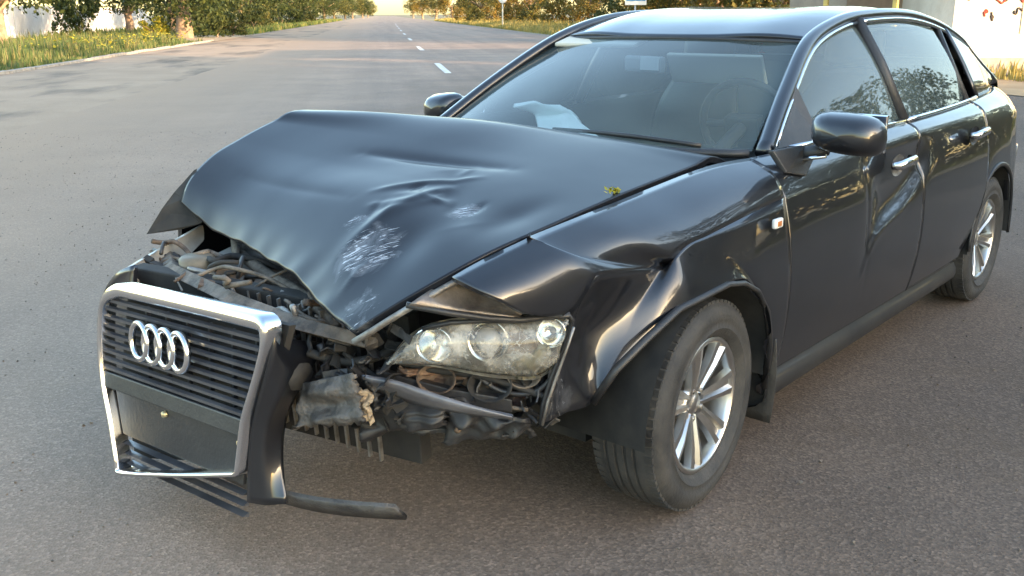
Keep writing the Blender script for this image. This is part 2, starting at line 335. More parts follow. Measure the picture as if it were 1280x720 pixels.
def dirt_mat():
    m = mat('packed_dirt', (.26, .185, .122), .95, col2=(.34, .245, .165), nscale=.6, ndetail=10, bump=.6, bscale=12)
    nt = m.node_tree; L = nt.links.new; b = nt.nodes['Principled BSDF']; tc = nt.nodes['Texture Coordinate']
    src = b.inputs['Base Color'].links[0].from_socket
    mp = nd(nt, 'ShaderNodeMapping'); mp.inputs['Scale'].default_value = (.55, .16, 1); mp.inputs['Location'].default_value = (3.2, 1.4, 0); L(tc.outputs['Object'], mp.inputs['Vector'])
    n = nd(nt, 'ShaderNodeTexNoise', Scale=1, Detail=7, Roughness=.6); L(mp.outputs[0], n.inputs['Vector'])
    r = nd(nt, 'ShaderNodeMapRange'); r.inputs[1].default_value = .50; r.inputs[2].default_value = .68; r.inputs[4].default_value = .95; L(n.outputs[0], r.inputs[0])  # dark bands painted into the dirt: tree shadows along with tar streaks
    mx = nd(nt, 'ShaderNodeMix', _data_type='RGBA'); mx.inputs['B'].default_value = (.085, .065, .048, 1); L(r.outputs[0], mx.inputs['Factor']); L(src, mx.inputs['A']); L(mx.outputs['Result'], b.inputs['Base Color'])
    return m
DIRT = dirt_mat()
SOIL = mat('soil', (.10, .09, .05), .95, col2=(.17, .15, .08), nscale=.5, bump=.5, bscale=8)
KERB = mat('kerb_concrete', (.34, .31, .27), .9, col2=(.22, .20, .18), nscale=4, bump=.3, bscale=30)
MARK = mat('road_paint', (.72, .71, .66), .8, col2=(.30, .29, .27), nscale=3.5, ndetail=10)
def leaf_mat(name, cols):
    m = bpy.data.materials.new(name); m.use_nodes = True; nt = m.node_tree; L = nt.links.new; b = nt.nodes['Principled BSDF']
    g = nd(nt, 'ShaderNodeNewGeometry'); r = nd(nt, 'ShaderNodeValToRGB')
    for i, c in enumerate(cols):
        if i < 2: e = r.color_ramp.elements[i]; e.position = i/(len(cols)-1)
        else: e = r.color_ramp.elements.new(i/(len(cols)-1))
        e.position = i/(len(cols)-1)
    for i, c in enumerate(cols): r.color_ramp.elements[i].color = (*c, 1)
    L(g.outputs['Random Per Island'], r.inputs[0]); L(r.outputs[0], b.inputs['Base Color']); b.inputs['Roughness'].default_value = .6
    b.inputs['Specular IOR Level'].default_value = .25
    tr = nd(nt, 'ShaderNodeBsdfTranslucent'); L(r.outputs[0], tr.inputs[0]); mx = nd(nt, 'ShaderNodeMixShader'); mx.inputs[0].default_value = .3
    L(b.outputs[0], mx.inputs[1]); L(tr.outputs[0], mx.inputs[2]); L(mx.outputs[0], nt.nodes['Material Output'].inputs[0]); return m
LEAF_DARK = leaf_mat('dark_leaves', [(.022, .038, .013), (.041, .060, .019), (.068, .083, .022), (.038, .053, .022)])
LEAF_OLIVE = leaf_mat('olive_leaves', [(.048, .056, .016), (.080, .088, .024), (.120, .104, .024), (.064, .072, .024)])
LEAF_AUT = leaf_mat('autumn_leaves', [(.14, .11, .025), (.22, .16, .03), (.10, .10, .03), (.26, .14, .03)])
LEAF_YEL = leaf_mat('yellow_leaves', [(.30, .27, .03), (.42, .36, .04), (.18, .22, .04), (.36, .30, .03)])
GRASS = leaf_mat('grass_blades', [(.06, .11, .025), (.10, .15, .035), (.16, .17, .05), (.22, .19, .06)])
DRYGRASS = leaf_mat('dry_grass_blades', [(.26, .20, .06), (.36, .28, .08), (.20, .19, .05), (.42, .33, .12)])
BARK = mat('bark', (.16, .11, .075), .9, col2=(.30, .22, .15), nscale=5, bump=.8, bscale=14)


# ================================================================== THE SETTING
def roadgrid(name, m, t0, t1, s0, s1, z, nt_=2, ns=2, jag=0, seed=1, kind='structure', zf=None):
    """sheet in road coordinates (t right, s ahead) as a mesh whose local axes follow the road"""
    rg = random.Random(seed); V = []; F = []
    for i in range(ns+1):
        for j in range(nt_+1):
            t = t0+(t1-t0)*j/nt_; s = s0+(s1-s0)*i/ns
            if jag and j in (0, nt_): t += rg.uniform(-jag, jag)
            V.append((t, s, 0 if zf is None else zf(t, s)))
    for i in range(ns):
        for j in range(nt_): a = i*(nt_+1)+j; F.append((a, a+1, a+nt_+2, a+nt_+1))
    o = mk(name, V, F, m); o.location = (CAM[0], CAM[1], z); o.rotation_euler = (0, 0, ROADROT)
    if kind: o['kind'] = kind
    return o
roadgrid('ground', SOIL, -1500, 1500, -1500, 3000, -.012)
roadgrid('road', ASPH, -4.7, 11.5, -60, 900, .0, 4, 300, .22, 3)
roadgrid('dirt_shoulder', DIRT, -9.5, -4.0, -60, 900, -.006, 2, 200, .0, 4)
roadgrid('sandy_bank', mat('sand', (.30, .23, .15), .95, col2=(.40, .31, .21), nscale=1.2, bump=.5, bscale=10), -13.2, -9.2, 58, 75, .03, 8, 16, 0, 5, zf=lambda t, s: .10*math.exp(-((t+11.6)/1.2)**2-((s-62)/2.5)**2)-.03*(abs(t+11.2)/2)**4*.3)
roadgrid('added_warm_strip', mat('painted_sunlit_ground', (.42, .25, .12), .95, col2=(.50, .32, .17), nscale=1.2, bump=.4, bscale=12), 11.2, 13.6, -12, 24, .012, 2, 24, .2, 16)  # added strip, coloured like sunlit ground so the doors mirror a warm line
roadgrid('right_verge', mat('dry_verge', (.24, .19, .10), .95, col2=(.16, .15, .07), nscale=.7, bump=.5, bscale=10), 11.2, 16.5, 24, 400, -.003, 2, 60, .25, 6)
# low kerb between dirt and grass
kb = MB(); rg = random.Random(2)
s = -10.
ks = []
while s < 60:
    L = 2.0; o = MB().box((0, 0, 0), (.16, L-.02, .10)).build('kerb_stone', KERB, None, bevel=.015) if not ks else ks[0].copy()
    if ks: COL.objects.link(o)
    ks.append(o); s += L
kr = empty('kerb', (CAM[0], CAM[1], 0), ROADROT); kr['kind'] = 'structure'
for i, o in enumerate(ks):
    o.parent = kr; o.location = (-9.58+rg.uniform(-.03, .03), -10+2*i, .03+rg.uniform(-.02, .015)); o.rotation_euler = (0, rg.uniform(-.05, .05), rg.uniform(-.012, .012))
# dashes of the centre line
for i in range(9):
    s = 25.0+i*16.3; L = 5.2
    p = [(-.075+rg.uniform(-.012, .012), -L/2), (.075+rg.uniform(-.012, .012), -L/2), (.075, 0), (.075+rg.uniform(-.012, .012), L/2), (-.075, L/2), (-.08, 0)]
    o = mk('road_marking', [(x*1.15, y, 0) for x, y in p], [(0, 1, 2, 3, 4, 5)], MARK); o.location = rd(s+L/2, 1.62+.0022*i*i*4, .006); o.rotation_euler = (0, 0, ROADROT); o['kind'] = 'structure'
# loose chippings and grit on the carriageway near the car
def stuff_scatter(name, n, fn, m, seed, label=None, cat=None):
    rg = random.Random(seed); V = []; F = []
    for _ in range(n):
        v, f = fn(rg); b = len(V); V += v; F += [tuple(i+b for i in q) for q in f]
    o = mk(name, V, F, m, smooth=False); o['kind'] = 'stuff'
    if label: tag(o, label, cat)
    return o
def chip(rg):
    while True:
        s, t = rg.uniform(-.5, 13)**1.0, rg.uniform(-5, 8); p = rd(s, t)
        if not (-4.1 < p[0] < 1.15 and -.95 < p[1] < .95) : break
    r_ = rg.uniform(.002, .0065)*(1.6 if rg.random() < .06 else 1); q = Euler((rg.uniform(0, 3), rg.uniform(0, 3), rg.uniform(0, 3))).to_matrix()
    v = [Vector((p[0], p[1], r_*.5))+q @ Vector(c)*r_ for c in ((1, 0, 0), (-.5, .8, 0), (-.5, -.8, 0), (0, 0, .9), (.1, 0, -.7))]
    return v, [(0, 1, 3), (1, 2, 3), (2, 0, 3), (1, 0, 4), (2, 1, 4), (0, 2, 4)]
CHIP = leaf_mat('stone_chips', [(.10, .09, .08), (.22, .19, .16), (.30, .25, .20), (.16, .12, .09)])
stuff_scatter('loose_chippings', 9000, chip, CHIP, 5, 'loose grit and stone chippings scattered over the asphalt around the car', 'grit')

VERGE = leaf_mat('mixed_grass_blades', [(.045, .085, .025), (.07, .115, .03), (.12, .14, .045), (.20, .17, .07), (.05, .10, .03)])
# grass and weeds
def blades(fn_pos, hmin, hmax, wid):
    def f(rg):
        x, y, z, k = fn_pos(rg); h = rg.uniform(hmin, hmax)*k; a = rg.uniform(0, 6.28); l = rg.uniform(-.35, .35)*h; w = wid*rg.uniform(.6, 1.4)
        dx, dy = math.cos(a), math.sin(a); px_, py_ = -dy*w, dx*w
        v = [(x-px_, y-py_, z), (x+px_, y+py_, z), (x+dx*l*.4+px_*.6, y+dy*l*.4+py_*.6, z+h*.6), (x+dx*l*.4-px_*.6, y+dy*l*.4-py_*.6, z+h*.6), (x+dx*l, y+dy*l, z+h)]
        return v, [(0, 1, 2, 3), (3, 2, 4)]
    return f
def vp(rg):
    s = rg.uniform(18, 75); t = -9.75-abs(rg.gauss(0, 1))**1.2*4.2; p = rd(s, t); k = (.45 if t > -10.6 else 1)*(1.3 if math.sin(s*.9+t*1.3) > .2 else .7)
    return p[0], p[1], -.01, k*(.12 if (s > 57 and t > -13) else 1)
stuff_scatter('verge_grass', 30000, blades(vp, .18, .55, .022), VERGE, 7, 'tall green and straw coloured grass on the left verge below the trees', 'grass')
def vp2(rg):
    s = rg.uniform(75, 260); t = -9.8-rg.random()**1.5*14; p = rd(s, t); return p[0], p[1], -.01, 1
stuff_scatter('distant_verge_grass', 16000, blades(vp2, .2, .6, .06), GRASS, 8, 'low green grass strip running along the far left of the road', 'grass')
def vp3(rg):
    s = rg.uniform(45, 230); t = 11.9+rg.random()**1.4*7; p = rd(s, t); return p[0], p[1], -.01, .5+.9*min(1, (t-11.5)/4)
stuff_scatter('roadside_dry_grass', 22000, blades(vp3, .25, .75, .05), DRYGRASS, 9, 'sunlit dry yellow grass along the right road edge', 'grass')
def vp4(rg):
    s = rg.uniform(-25, 45); t = (13.4 if s < 24 else 12.0)+rg.random()**1.4*5; p = rd(s, t); return p[0], p[1], -.01, .5+.6*min(1, (t-11.5)/4)
stuff_scatter('near_dry_grass', 12000, blades(vp4, .15, .45, .03), DRYGRASS, 10, 'short dry grass by the right road edge beyond the car roof', 'grass')
def bloom(rg):
    s = rg.uniform(36, 56); t = rg.gauss(-12.2, 1.0) if rg.random() < .5 else rg.gauss(-10.8, .4); p = Vector(rd(s, t, rg.uniform(.25, .62))); r_ = rg.uniform(.03, .075)
    q = Euler((rg.uniform(-.7, .7), rg.uniform(-.7, .7), 0)).to_matrix()
    return [p+q @ Vector((r_*math.cos(a), r_*math.sin(a), 0)) for a in (0, 1.26, 2.51, 3.77, 5.03)], [(0, 1, 2, 3, 4)]
stuff_scatter('yellow_wildflowers', 380, bloom, LEAF_YEL, 12, 'small yellow wildflowers scattered through the left verge grass', 'wildflowers')

# ---- trees
def crown_mesh(name, m, rx, rz, n, leaf, seed, clumps=34, low=0.0):
    rg = random.Random(seed); V = []; F = []; cl = []
    for _ in range(clumps):
        while True:
            v = Vector((rg.uniform(-1, 1), rg.uniform(-1, 1), rg.uniform(-1, 1)))
            if .35 < v.length < 1: break
        cl.append((Vector((v.x*rx, v.y*rx, v.z*rz)), rg.uniform(.22, .42)*rx))
    for i in range(n):
        c, r_ = cl[rg.randrange(clumps)]
        v = Vector((rg.gauss(0, 1), rg.gauss(0, 1), rg.gauss(0, 1))).normalized()*r_*rg.uniform(.55, 1.05); v.z *= .75
        p = c+v; s = leaf*rg.uniform(.6, 1.4); q = Euler((rg.uniform(-1.2, 1.2), rg.uniform(-1.2, 1.2), rg.uniform(0, 6.28))).to_matrix(); b = len(V)
        V += [p+q @ Vector(k)*s for k in ((-.5, 0, 0), (0, -.32, .06), (.5, 0, 0), (0, .32, .06))]; F.append((b, b+1, b+2, b+3))
    me = bpy.data.meshes.new(name); me.from_pydata(V, [], F); me.materials.append(m); return me
def trunk_mesh(name, h, r0, seed, limbs=6, spread=2.2):
    rg = random.Random(seed); b = MB()
    pts = [(0, 0, -.1), (0, 0, .15), (rg.uniform(-.05, .05), rg.uniform(-.05, .05), h*.35), (rg.uniform(-.15, .15), rg.uniform(-.15, .15), h*.7), (rg.uniform(-.3, .3), rg.uniform(-.3, .3), h*1.25)]
    b.tube(pts, [r0*1.7, r0*1.2, r0, r0*.85, r0*.35], 12)
    for k in range(limbs):
        a = 6.28*k/limbs+rg.uniform(-.4, .4); z0 = h*rg.uniform(.55, 1.0); L = spread*rg.uniform(.7, 1.2)
        b.tube([(0, 0, z0), (math.cos(a)*L*.45, math.sin(a)*L*.45, z0+L*.45), (math.cos(a)*L, math.sin(a)*L, z0+L*.75)], [r0*.55, r0*.33, r0*.12], 7)
    me = bpy.data.meshes.new(name); me.from_pydata([tuple(v) for v in b.V], [], b.F); me.materials.append(BARK)
    me.polygons.foreach_set('use_smooth', [True]*len(me.polygons)); return me
CR = {'dark': [crown_mesh('crown', LEAF_DARK, 3.6, 3.0, 10000, .20, k, 46) for k in (1, 2)],
      'olive': [crown_mesh('crown', LEAF_OLIVE, 3.4, 2.9, 9000, .20, k, 44) for k in (3, 4)],
      'autumn': [crown_mesh('crown', LEAF_AUT, 3.2, 3.1, 8000, .22, k, 40) for k in (5, 6)]}
TR = [trunk_mesh('trunk', 2.9, .30, k) for k in (1, 2, 3)]
BU = {'dark': crown_mesh('foliage', LEAF_DARK, 1.3, 1.1, 2200, .17, 21, 26), 'yellow': crown_mesh('foliage', LEAF_YEL, .75, .62, 1100, .13, 22, 22), 'olive': crown_mesh('foliage', LEAF_OLIVE, 1.3, 1.1, 2000, .18, 23, 26), 'autumn': crown_mesh('foliage', LEAF_AUT, 1.4, 1.2, 2000, .18, 24, 26)}
STEM = trunk_mesh('stem', .5, .05, 9, 5, .6)
trng = random.Random(77)
def tree(s, t, kind, label, group, h=5.0, sc=1.0, tr=1.0, k=None):
    r_ = empty('tree', rd(s, t, 0), trng.uniform(0, 6.28)); tag(r_, label, 'tree', group)
    k = trng.randrange(2) if k is None else k
    a = link('trunk', TR[trng.randrange(3)], r_); a.scale = (tr, tr, h/5.3)
    c = link('crown', CR[kind][k], r_); c.location = (0, 0, h); c.scale = (sc, sc, sc*trng.uniform(.95, 1.12)); c.rotation_euler = (0, 0, trng.uniform(0, 6.28)); return r_
def bush(s, t, kind, label, group, sc=1.0, sz=None, cat='bush'):
    r_ = empty('bush', rd(s, t, 0), trng.uniform(0, 6.28)); tag(r_, label, cat, group)
    link('stem', STEM, r_)
    c = link('foliage', BU[kind], r_); z = (1.1 if kind != 'yellow' else .62)*(sz or sc); c.location = (0, 0, z*.92); c.scale = (sc, sc, sz or sc); return r_
ORD = ['first', 'second', 'third', 'fourth', 'fifth', 'sixth', 'seventh', 'eighth', 'ninth', 'tenth', 'eleventh', 'twelfth', 'thirteenth', 'fourteenth', 'fifteenth', 'sixteenth', 'seventeenth', 'eighteenth', 'nineteenth', 'twentieth', 'twenty-first', 'twenty-second', 'twenty-third']
GL, GRR = 'trees lining the left side of the road', 'trees on the right side of the road'
tree(48.5, -17.3, 'dark', 'big tree with sunlit orange trunk at the left edge of the picture', GL, 5.0, 1.15, 1.1)
tree(62, -11.65, 'dark', 'tree with thick orange sunlit trunk on a sandy bank by the left shoulder', GL, 5.0, 1.2, 1.5)
far = [(76, -15.0, 'dark'), (84, -20, 'olive'), (92, -15, 'dark'), (104, -18, 'olive'), (118, -15, 'dark'), (134, -18, 'olive'), (150, -14.5, 'dark'), (170, -17, 'olive'), (192, -14, 'dark'), (216, -16, 'olive'), (245, -13.5, 'dark'), (285, -13, 'olive'), (330, -11.5, 'dark'), (360, -10, 'olive'), (420, -7.5, 'dark'), (470, -6, 'olive')]
for i, (s, t, k) in enumerate(far): tree(s, t, k, '%s roadside tree, %s beyond the thick orange trunk in the left row' % ({'dark': 'dark green', 'olive': 'olive green'}[k], ORD[i]), GL, trng.uniform(4.3, 5.0), trng.uniform(1.1, 1.35))
bush(62.5, -13.6, 'yellow', 'bright yellow bush just left of the thick orange trunk', None, 1.15)
bush(68, -10.7, 'dark', 'dark green bush just right of the thick orange trunk', 'bushes below the left trees', 1.15)
bush(73, -10.4, 'olive', 'smaller olive bush standing right of the dark one by the shoulder', 'bushes below the left trees', .8)
bush(72, -20.5, 'dark', 'dark tall bush covering the pale fence left of the yellow bush', 'bushes below the left trees', 1.4, 1.9)
for i, (s, t, k) in enumerate(((84, -13, 'olive'), (98, -12, 'dark'), (112, -13, 'olive'), (140, -12.5, 'dark'), (165, -12, 'olive'), (190, -12, 'dark'))): bush(s, t, k, 'low %s bush, %s along the far left tree row' % ('olive' if k == 'olive' else 'dark green', ORD[i]), 'bushes in the far left row', trng.uniform(.9, 1.3))
aut = [(45, 18.5, 'olive'), (51, 17.5, 'autumn'), (58, 18.5, 'olive'), (66, 19, 'autumn'), (68, 27, 'autumn'), (78, 24, 'olive'), (90, 25, 'autumn'), (96, 20, 'autumn'), (112, 22, 'olive'), (122, 18, 'autumn'), (140, 19, 'autumn'), (160, 16, 'olive'), (185, 16.5, 'autumn'), (215, 15, 'autumn'), (250, 13.5, 'olive'), (310, 12.6, 'autumn'), (390, 12.2, 'olive'), (104, 30, 'olive')]
aut.sort()
for i, (s, t, k) in enumerate(aut): tree(s, t, k, {'autumn': 'yellowing autumn tree, %s from the near end of the right hand row', 'olive': 'olive green tree, %s from the near end of the right hand row'}[k] % ORD[i], GRR, trng.uniform(4.0, 5.0), trng.uniform(1.0, 1.25))
for i, (s, t, k) in enumerate(sorted(((72, 20, 'autumn'), (80, 18.5, 'olive'), (88, 17.5, 'autumn'), (99, 17, 'autumn'), (110, 16.5, 'olive'), (124, 16, 'autumn'), (138, 15.5, 'autumn'), (155, 14.5, 'olive'), (175, 14.5, 'autumn'), (62, 22, 'olive'), (54, 25, 'autumn'), (46, 21, 'olive')))):
    bush(s, t, k, {'autumn': 'yellow brown bush, %s from the near end below the right hand trees', 'olive': 'olive bush, %s from the near end below the right hand trees'}[k] % ORD[i], 'bushes below the right trees', trng.uniform(1.1, 1.6))

# ---- pale sheet fence behind the left verge
SHEET = mat('pale_fence_sheet', (.58, .60, .63), .5, col2=(.48, .50, .53), nscale=1.5)
fc = empty('sheet_fence', rd(60, -23.2, 0), ROADROT); tag(fc, 'pale grey corrugated sheet fence behind the left verge', 'fence')
V = []; F = []; n = 24; w = 2.0
for i in range(n+1):
    x = w*i/n; y = .022*(1 if i % 4 in (1, 2) else -1)
    V += [(y, x, 0), (y, x, 2.05)]
for i in range(n): F.append((2*i, 2*i+2, 2*i+3, 2*i+1))
sh0 = None
for k in range(34):
    if sh0 is None: sh0 = mk('fence_sheet', V, F, SHEET, fc, smooth=False); o = sh0
    else: o = sh0.copy(); COL.objects.link(o); o.parent = fc
    o.location = (-.06*k+random.Random(k).uniform(-.01, .01), -14+2.01*k, random.Random(k+90).uniform(-.02, .03)); o.rotation_euler = (0, random.Random(k+50).uniform(-.015, .015), .03)
po = None
for k in range(35):
    if po is None: po = MB().box((0, 0, 1.0), (.07, .07, 2.1)).build('fence_post', GREYMET, fc); o = po
    else: o = po.copy(); COL.objects.link(o); o.parent = fc
    o.location = (-.06*k-.09, -14+2.01*k-.005, 0)

# ---- poles and signs on the right
POLE = mat('pale_pole', (.60, .54, .40), .7, col2=(.48, .42, .30), nscale=4)
sp_ = empty('sign_post', rd(105, 12.6, 0), ROADROT); tag(sp_, 'pale road sign on a thin post among the yellow trees', 'road sign')
MB().lathe([(.0, 3.2), (.07, 3.2), (.08, 0)], 10, 'z').build('post', POLE, sp_, smooth=True)
MB().lathe([(0, .03), (.42, .03), (.45, .0), (.42, -.03), (0, -.03)], 28, 'y', (0, -.10, 2.95)).build('sign_plate', WHITE, sp_, smooth=True)
sp2 = empty('direction_sign', rd(50, 12.75, 0), ROADROT); tag(sp2, 'blue and white road sign just above the car roof', 'road sign')
MB().lathe([(.0, 2.2), (.04, 2.2), (.045, 0)], 10, 'z').build('post', mat('grey_post', (.45, .45, .45), .5, .4), sp2, smooth=True)
MB().box((0, -.07, 2.08), (1.1, .03, .46)).build('sign_plate', WHITE, sp2, bevel=.01)
MB().box((0, -.092, 2.15), (1.0, .01, .22)).build('sign_panel', mat('sign_blue', (.05, .25, .42), .4), sp2)

# ---- shop at the right-hand edge
WALLW = mat('whitewashed_wall', (.60, .57, .51), .85, col2=(.46, .42, .36), nscale=1.4, bump=.3, bscale=14)
WALLB = mat('brown_plaster', (.20, .15, .11), .9, col2=(.27, .21, .15), nscale=1.8, bump=.4, bscale=14)
sh = empty('roadside_shop', rd(22, 13.2, 0), ROADROT); tag(sh, 'small white walled shop with scrawled posters at the right picture edge', 'shop')
MB().box((4.0, 3.0, 1.5), (8.0, 6.0, 3.0)).build('wall', WALLW, sh)
MB().box((-.75, 4.2, 1.5), (1.5, 3.6, 3.0)).build('porch_wall', WALLB, sh)
MB().box((3.6, 2.8, 3.1), (10.4, 7.4, .2)).build('roof', WALLB, sh, bevel=.02)
MB().box((4.0, -.04, .2), (8.0, .08, .4)).build('plinth', KERB, sh, bevel=.01)
INK = mat('dark_ink', (.05, .04, .035), .8); RED = mat('red_ink', (.36, .05, .03), .8); CREAM = mat('cream_poster', (.72, .62, .36), .8)
MB().box((2.35, -.012, 1.75), (1.3, .02, 1.6)).build('poster', CREAM, sh)
scr = random.Random(6)
for k in range(12):
    x0 = .15+.15*k+scr.uniform(-.04, .04); z0 = 1.35+scr.uniform(0, .85); pts = [(x0, -.012, z0)]
    for j in range(5): pts.append((pts[-1][0]+scr.uniform(-.07, .09), -.012, pts[-1][2]+scr.uniform(-.12, .14)))
    MB().tube(curve(pts, 16), .022, 5).build('wall_scrawl', INK if k % 2 else RED, sh, smooth=True)
YEL = mat('yellow_post_paint', (.62, .46, .12), .6, col2=(.5, .36, .1), nscale=5)
for i, (s, t) in enumerate(((22.4, 11.95), (24.5, 11.2))):
    p = empty('yellow_post', rd(s, t, 0)); tag(p, ('yellow square post in front of the brown shop wall', 'yellow post standing left of the brown shop wall')[i], 'post', 'yellow posts by the shop')
    MB().box((0, 0, 1.1), (.11, .11, 2.2)).build('shaft', YEL, p, bevel=.008); MB().box((0, 0, .06), (.22, .22, .12)).build('foot', KERB, p, bevel=.01)

# ---- added, unseen: house, trees and hedge for the car's shade and reflections
hs = empty('added_shade_house', rd(-9, 21, 0), ROADROT); tag(hs, 'added unseen long house with pitched roof, placed to shade the car', 'house')
PL = mat('ochre_plaster', (.34, .28, .20), .9, col2=(.28, .23, .17), nscale=1.2, bump=.3, bscale=14); RF = mat('grey_roofing', (.12, .11, .10), .85, col2=(.17, .15, .13), nscale=2, bump=.4, bscale=8)
MB().box((0, 0, 1.75), (9, 30, 3.5)).build('wall', PL, hs)
MB().prism([(-5, -15.6, 3.5), (5, -15.6, 3.5), (0, -15.6, 6.3)], (0, 31.2, 0)).build('roof', RF, hs)
PANE = mat('window_pane', (.03, .04, .05), .05)
for k in range(9):
    f = MB().box((-4.52, -13+3.2*k, 1.8), (.10, 1.2, 1.4)).build('window', WHITE, hs, bevel=.01); MB().box((-4.575, -13+3.2*k, 1.8), (.02, 1.04, 1.24)).build('pane', PANE, f)
GS = 'added shade trees out of view'
for s, t, k in ((11, 19.5, 'dark'), (5, 13.6, 'dark'), (-7, 13.8, 'olive')): tree(s, t, k, sc=.85, h=4.0, group=GS, label='added unseen dark shade tree just past the far end of the long house' if s > 10 else 'added unseen dark shade tree before the far end of the long house' if s > 0 else 'added unseen olive shade tree before the middle of the long house')
for i, (s, t) in enumerate(((2, 14.4), (7.5, 15), (10, 14.5), (13, 15.5))): bush(s, t, 'dark', 'added unseen dark hedge bush mirrored in the car doors, %s from the house' % ORD[i], 'added hedge bushes for the door reflections', 1.35)

# ================================================================== THE CAR
car = empty('crashed_car'); tag(car, 'black four door saloon with crumpled bonnet and broken headlight, stopped askew on the road', 'car')
HOODPAINT = paint_mat('scratched_black_paint', scr=[(at(466, 320, .32), .22, 1.05), (at(448, 284, .18), .10, .98), (at(585, 280, .45), .13, 1.04), (at(450, 395, .45), .17, .97)], coat=.30, dull=.02, metal=.15, spec=.1)

# ---- bonnet: net drawn from front edge (row 0) to the buckled ridge (row 5) and down to the cowl (row 6)
def coons(b0, b1, l, r):
    """rows between front curve b0 and rear curve b1; l and r are the two side curves"""
    b0, b1, l, r = map(lambda a: np.array(a, float), (b0, b1, l, r)); n, k = len(l), len(b0); G = np.zeros((n, k, 3))
    def par(c): d = np.r_[0, np.cumsum(np.linalg.norm(np.diff(c, axis=0), axis=1))]; return d/d[-1]
    U = par(b0)*.5+par(b1)*.5; Vv = par(l)*.5+par(r)*.5
    for i in range(n):
        for j in range(k):
            u, v = U[j], Vv[i]
            G[i, j] = (1-v)*b0[j]+v*b1[j]+(1-u)*l[i]+u*r[i]-((1-u)*(1-v)*b0[0]+u*(1-v)*b0[-1]+(1-u)*v*b1[0]+u*v*b1[-1])
    return G
hb0 = [at(226, 254, -.745), at(262, 284, -.55), at(300, 304, -.33), at(335, 324, -.12), at(372, 349, .1), at(402, 386, .29), at(440, 413, .47)]
hb1 = [at(380, 137, -.70), at(450, 139, -.48), at(520, 144, -.28), at(600, 151, -.05), at(690, 166, .2), at(780, 185, .47), at(868, 207, .70)]
hl = [hb0[0], at(236, 226, -.75), at(262, 197, -.755), at(300, 173, -.75), at(340, 152, -.735), hb1[0]]
hr = [hb0[-1], at(515, 369, .59), at(600, 322, .68), at(690, 281, .713), at(780, 242, .717), hb1[-1]]
HG = coons(hb0, hb1, hl, hr)
for i in range(1, 5):
    for j in range(1, 6):
        HG[i, j, 2] += .006*math.sin(math.pi*i/5)*math.sin(math.pi*j/6)
rear = np.array([(-.50, -.70, .955), (-.44, -.48, .972), (-.41, -.25, .98), (-.40, 0, .983), (-.40, .25, .982), (-.42, .48, .977), (-.44, .695, .968)])
HG = np.concatenate([HG, (HG[5]*.45+rear*.55+np.array([0, 0, .022]))[None], rear[None]])
hcv = np.zeros(HG.shape[:2]); hcv[5] = [.3, .35, .3, .15, .1, .05, .0]
HS = surf(HG, hcv, None, .010)
def gauss(G, c, s, amp, rot=0):
    dx = G[..., 0]-c[0]; dy = G[..., 1]-c[1]; a = dx*math.cos(rot)+dy*math.sin(rot); b = -dx*math.sin(rot)+dy*math.cos(rot)
    return amp*np.exp(-(a/s[0])**2-(b/s[1])**2)
def ridge(G, p, q, w, amp):
    p, q = np.array(p), np.array(q); d = q-p; L = np.linalg.norm(d); d = d/L
    r = G[..., :2]-p; t = np.clip((r@d)/L, 0, 1); e = np.linalg.norm(r-t[..., None]*d*L, axis=-1)
    return amp*np.exp(-np.abs(e/w)**1.5)*np.sin(np.pi*np.clip(t, .02, .98))**.5
HS[..., 2] += gauss(HS, (.30, -.02), (.16, .28), -.016, .3)
HS[..., 2] += ridge(HS, (.80, .22), (.40, .30), .035, .010)+ridge(HS, (.62, .52), (.30, .18), .05, -.010)
HS[..., 2] += gauss(HS, (.72, .42), (.10, .07), -.012, .5)+gauss(HS, (.84, .30), (.06, .09), .008, .2)+gauss(HS, (.50, .60), (.12, .05), -.006, 0)
hr_ = random.Random(17)
for k in range(16):                                   # sharp kinks fanning out from the blow
    a_ = hr_.uniform(0, 6.28); c_ = np.array(at(hr_.uniform(430, 610), hr_.uniform(250, 350), hr_.uniform(.15, .5)))[:2]; L_ = hr_.uniform(.04, .13)
    HS[..., 2] += ridge(HS, c_, c_+L_*np.array((math.cos(a_), math.sin(a_))), hr_.uniform(.008, .016), hr_.choice((-1, 1))*hr_.uniform(.002, .005))
HS[..., 2] += ridge(HS, at(455, 215, -.2)[:2], at(640, 222, .35)[:2], .030, -.010)+ridge(HS, at(470, 300, .1)[:2], at(600, 232, .32)[:2], .016, .007)+ridge(HS, at(300, 215, -.55)[:2], at(440, 300, .05)[:2], .02, -.004)
fe = np.linspace(0, 1, HS.shape[0])[:, None]; wob = np.sin(np.linspace(0, 23, HS.shape[1]))*.5+np.sin(np.linspace(1, 61, HS.shape[1]))*.35
HS[..., 2] += wob[None]*.006*np.exp(-(fe/.05)**2)
hood = panel('bonnet', HS, HOODPAINT, car, (0, 0, 1), .02, 1)
tag(hood, 'bonnet buckled upwards with chipped and scraped front half')
# folded lower edge along the struck side
edge = [Vector(p)+Vector((0, 0, -.022)) for p in HS[:HS.shape[0]*5//7, -1]] if HS[0, -1, 1] > 0 else None
MB().tube([Vector(p)+Vector((.0, .004, -.024)) for p in HS[:int(HS.shape[0]*.42):4, -1]], .009, 6).build('bonnet_lip', CHROME if False else GREYMET, hood, smooth=True)
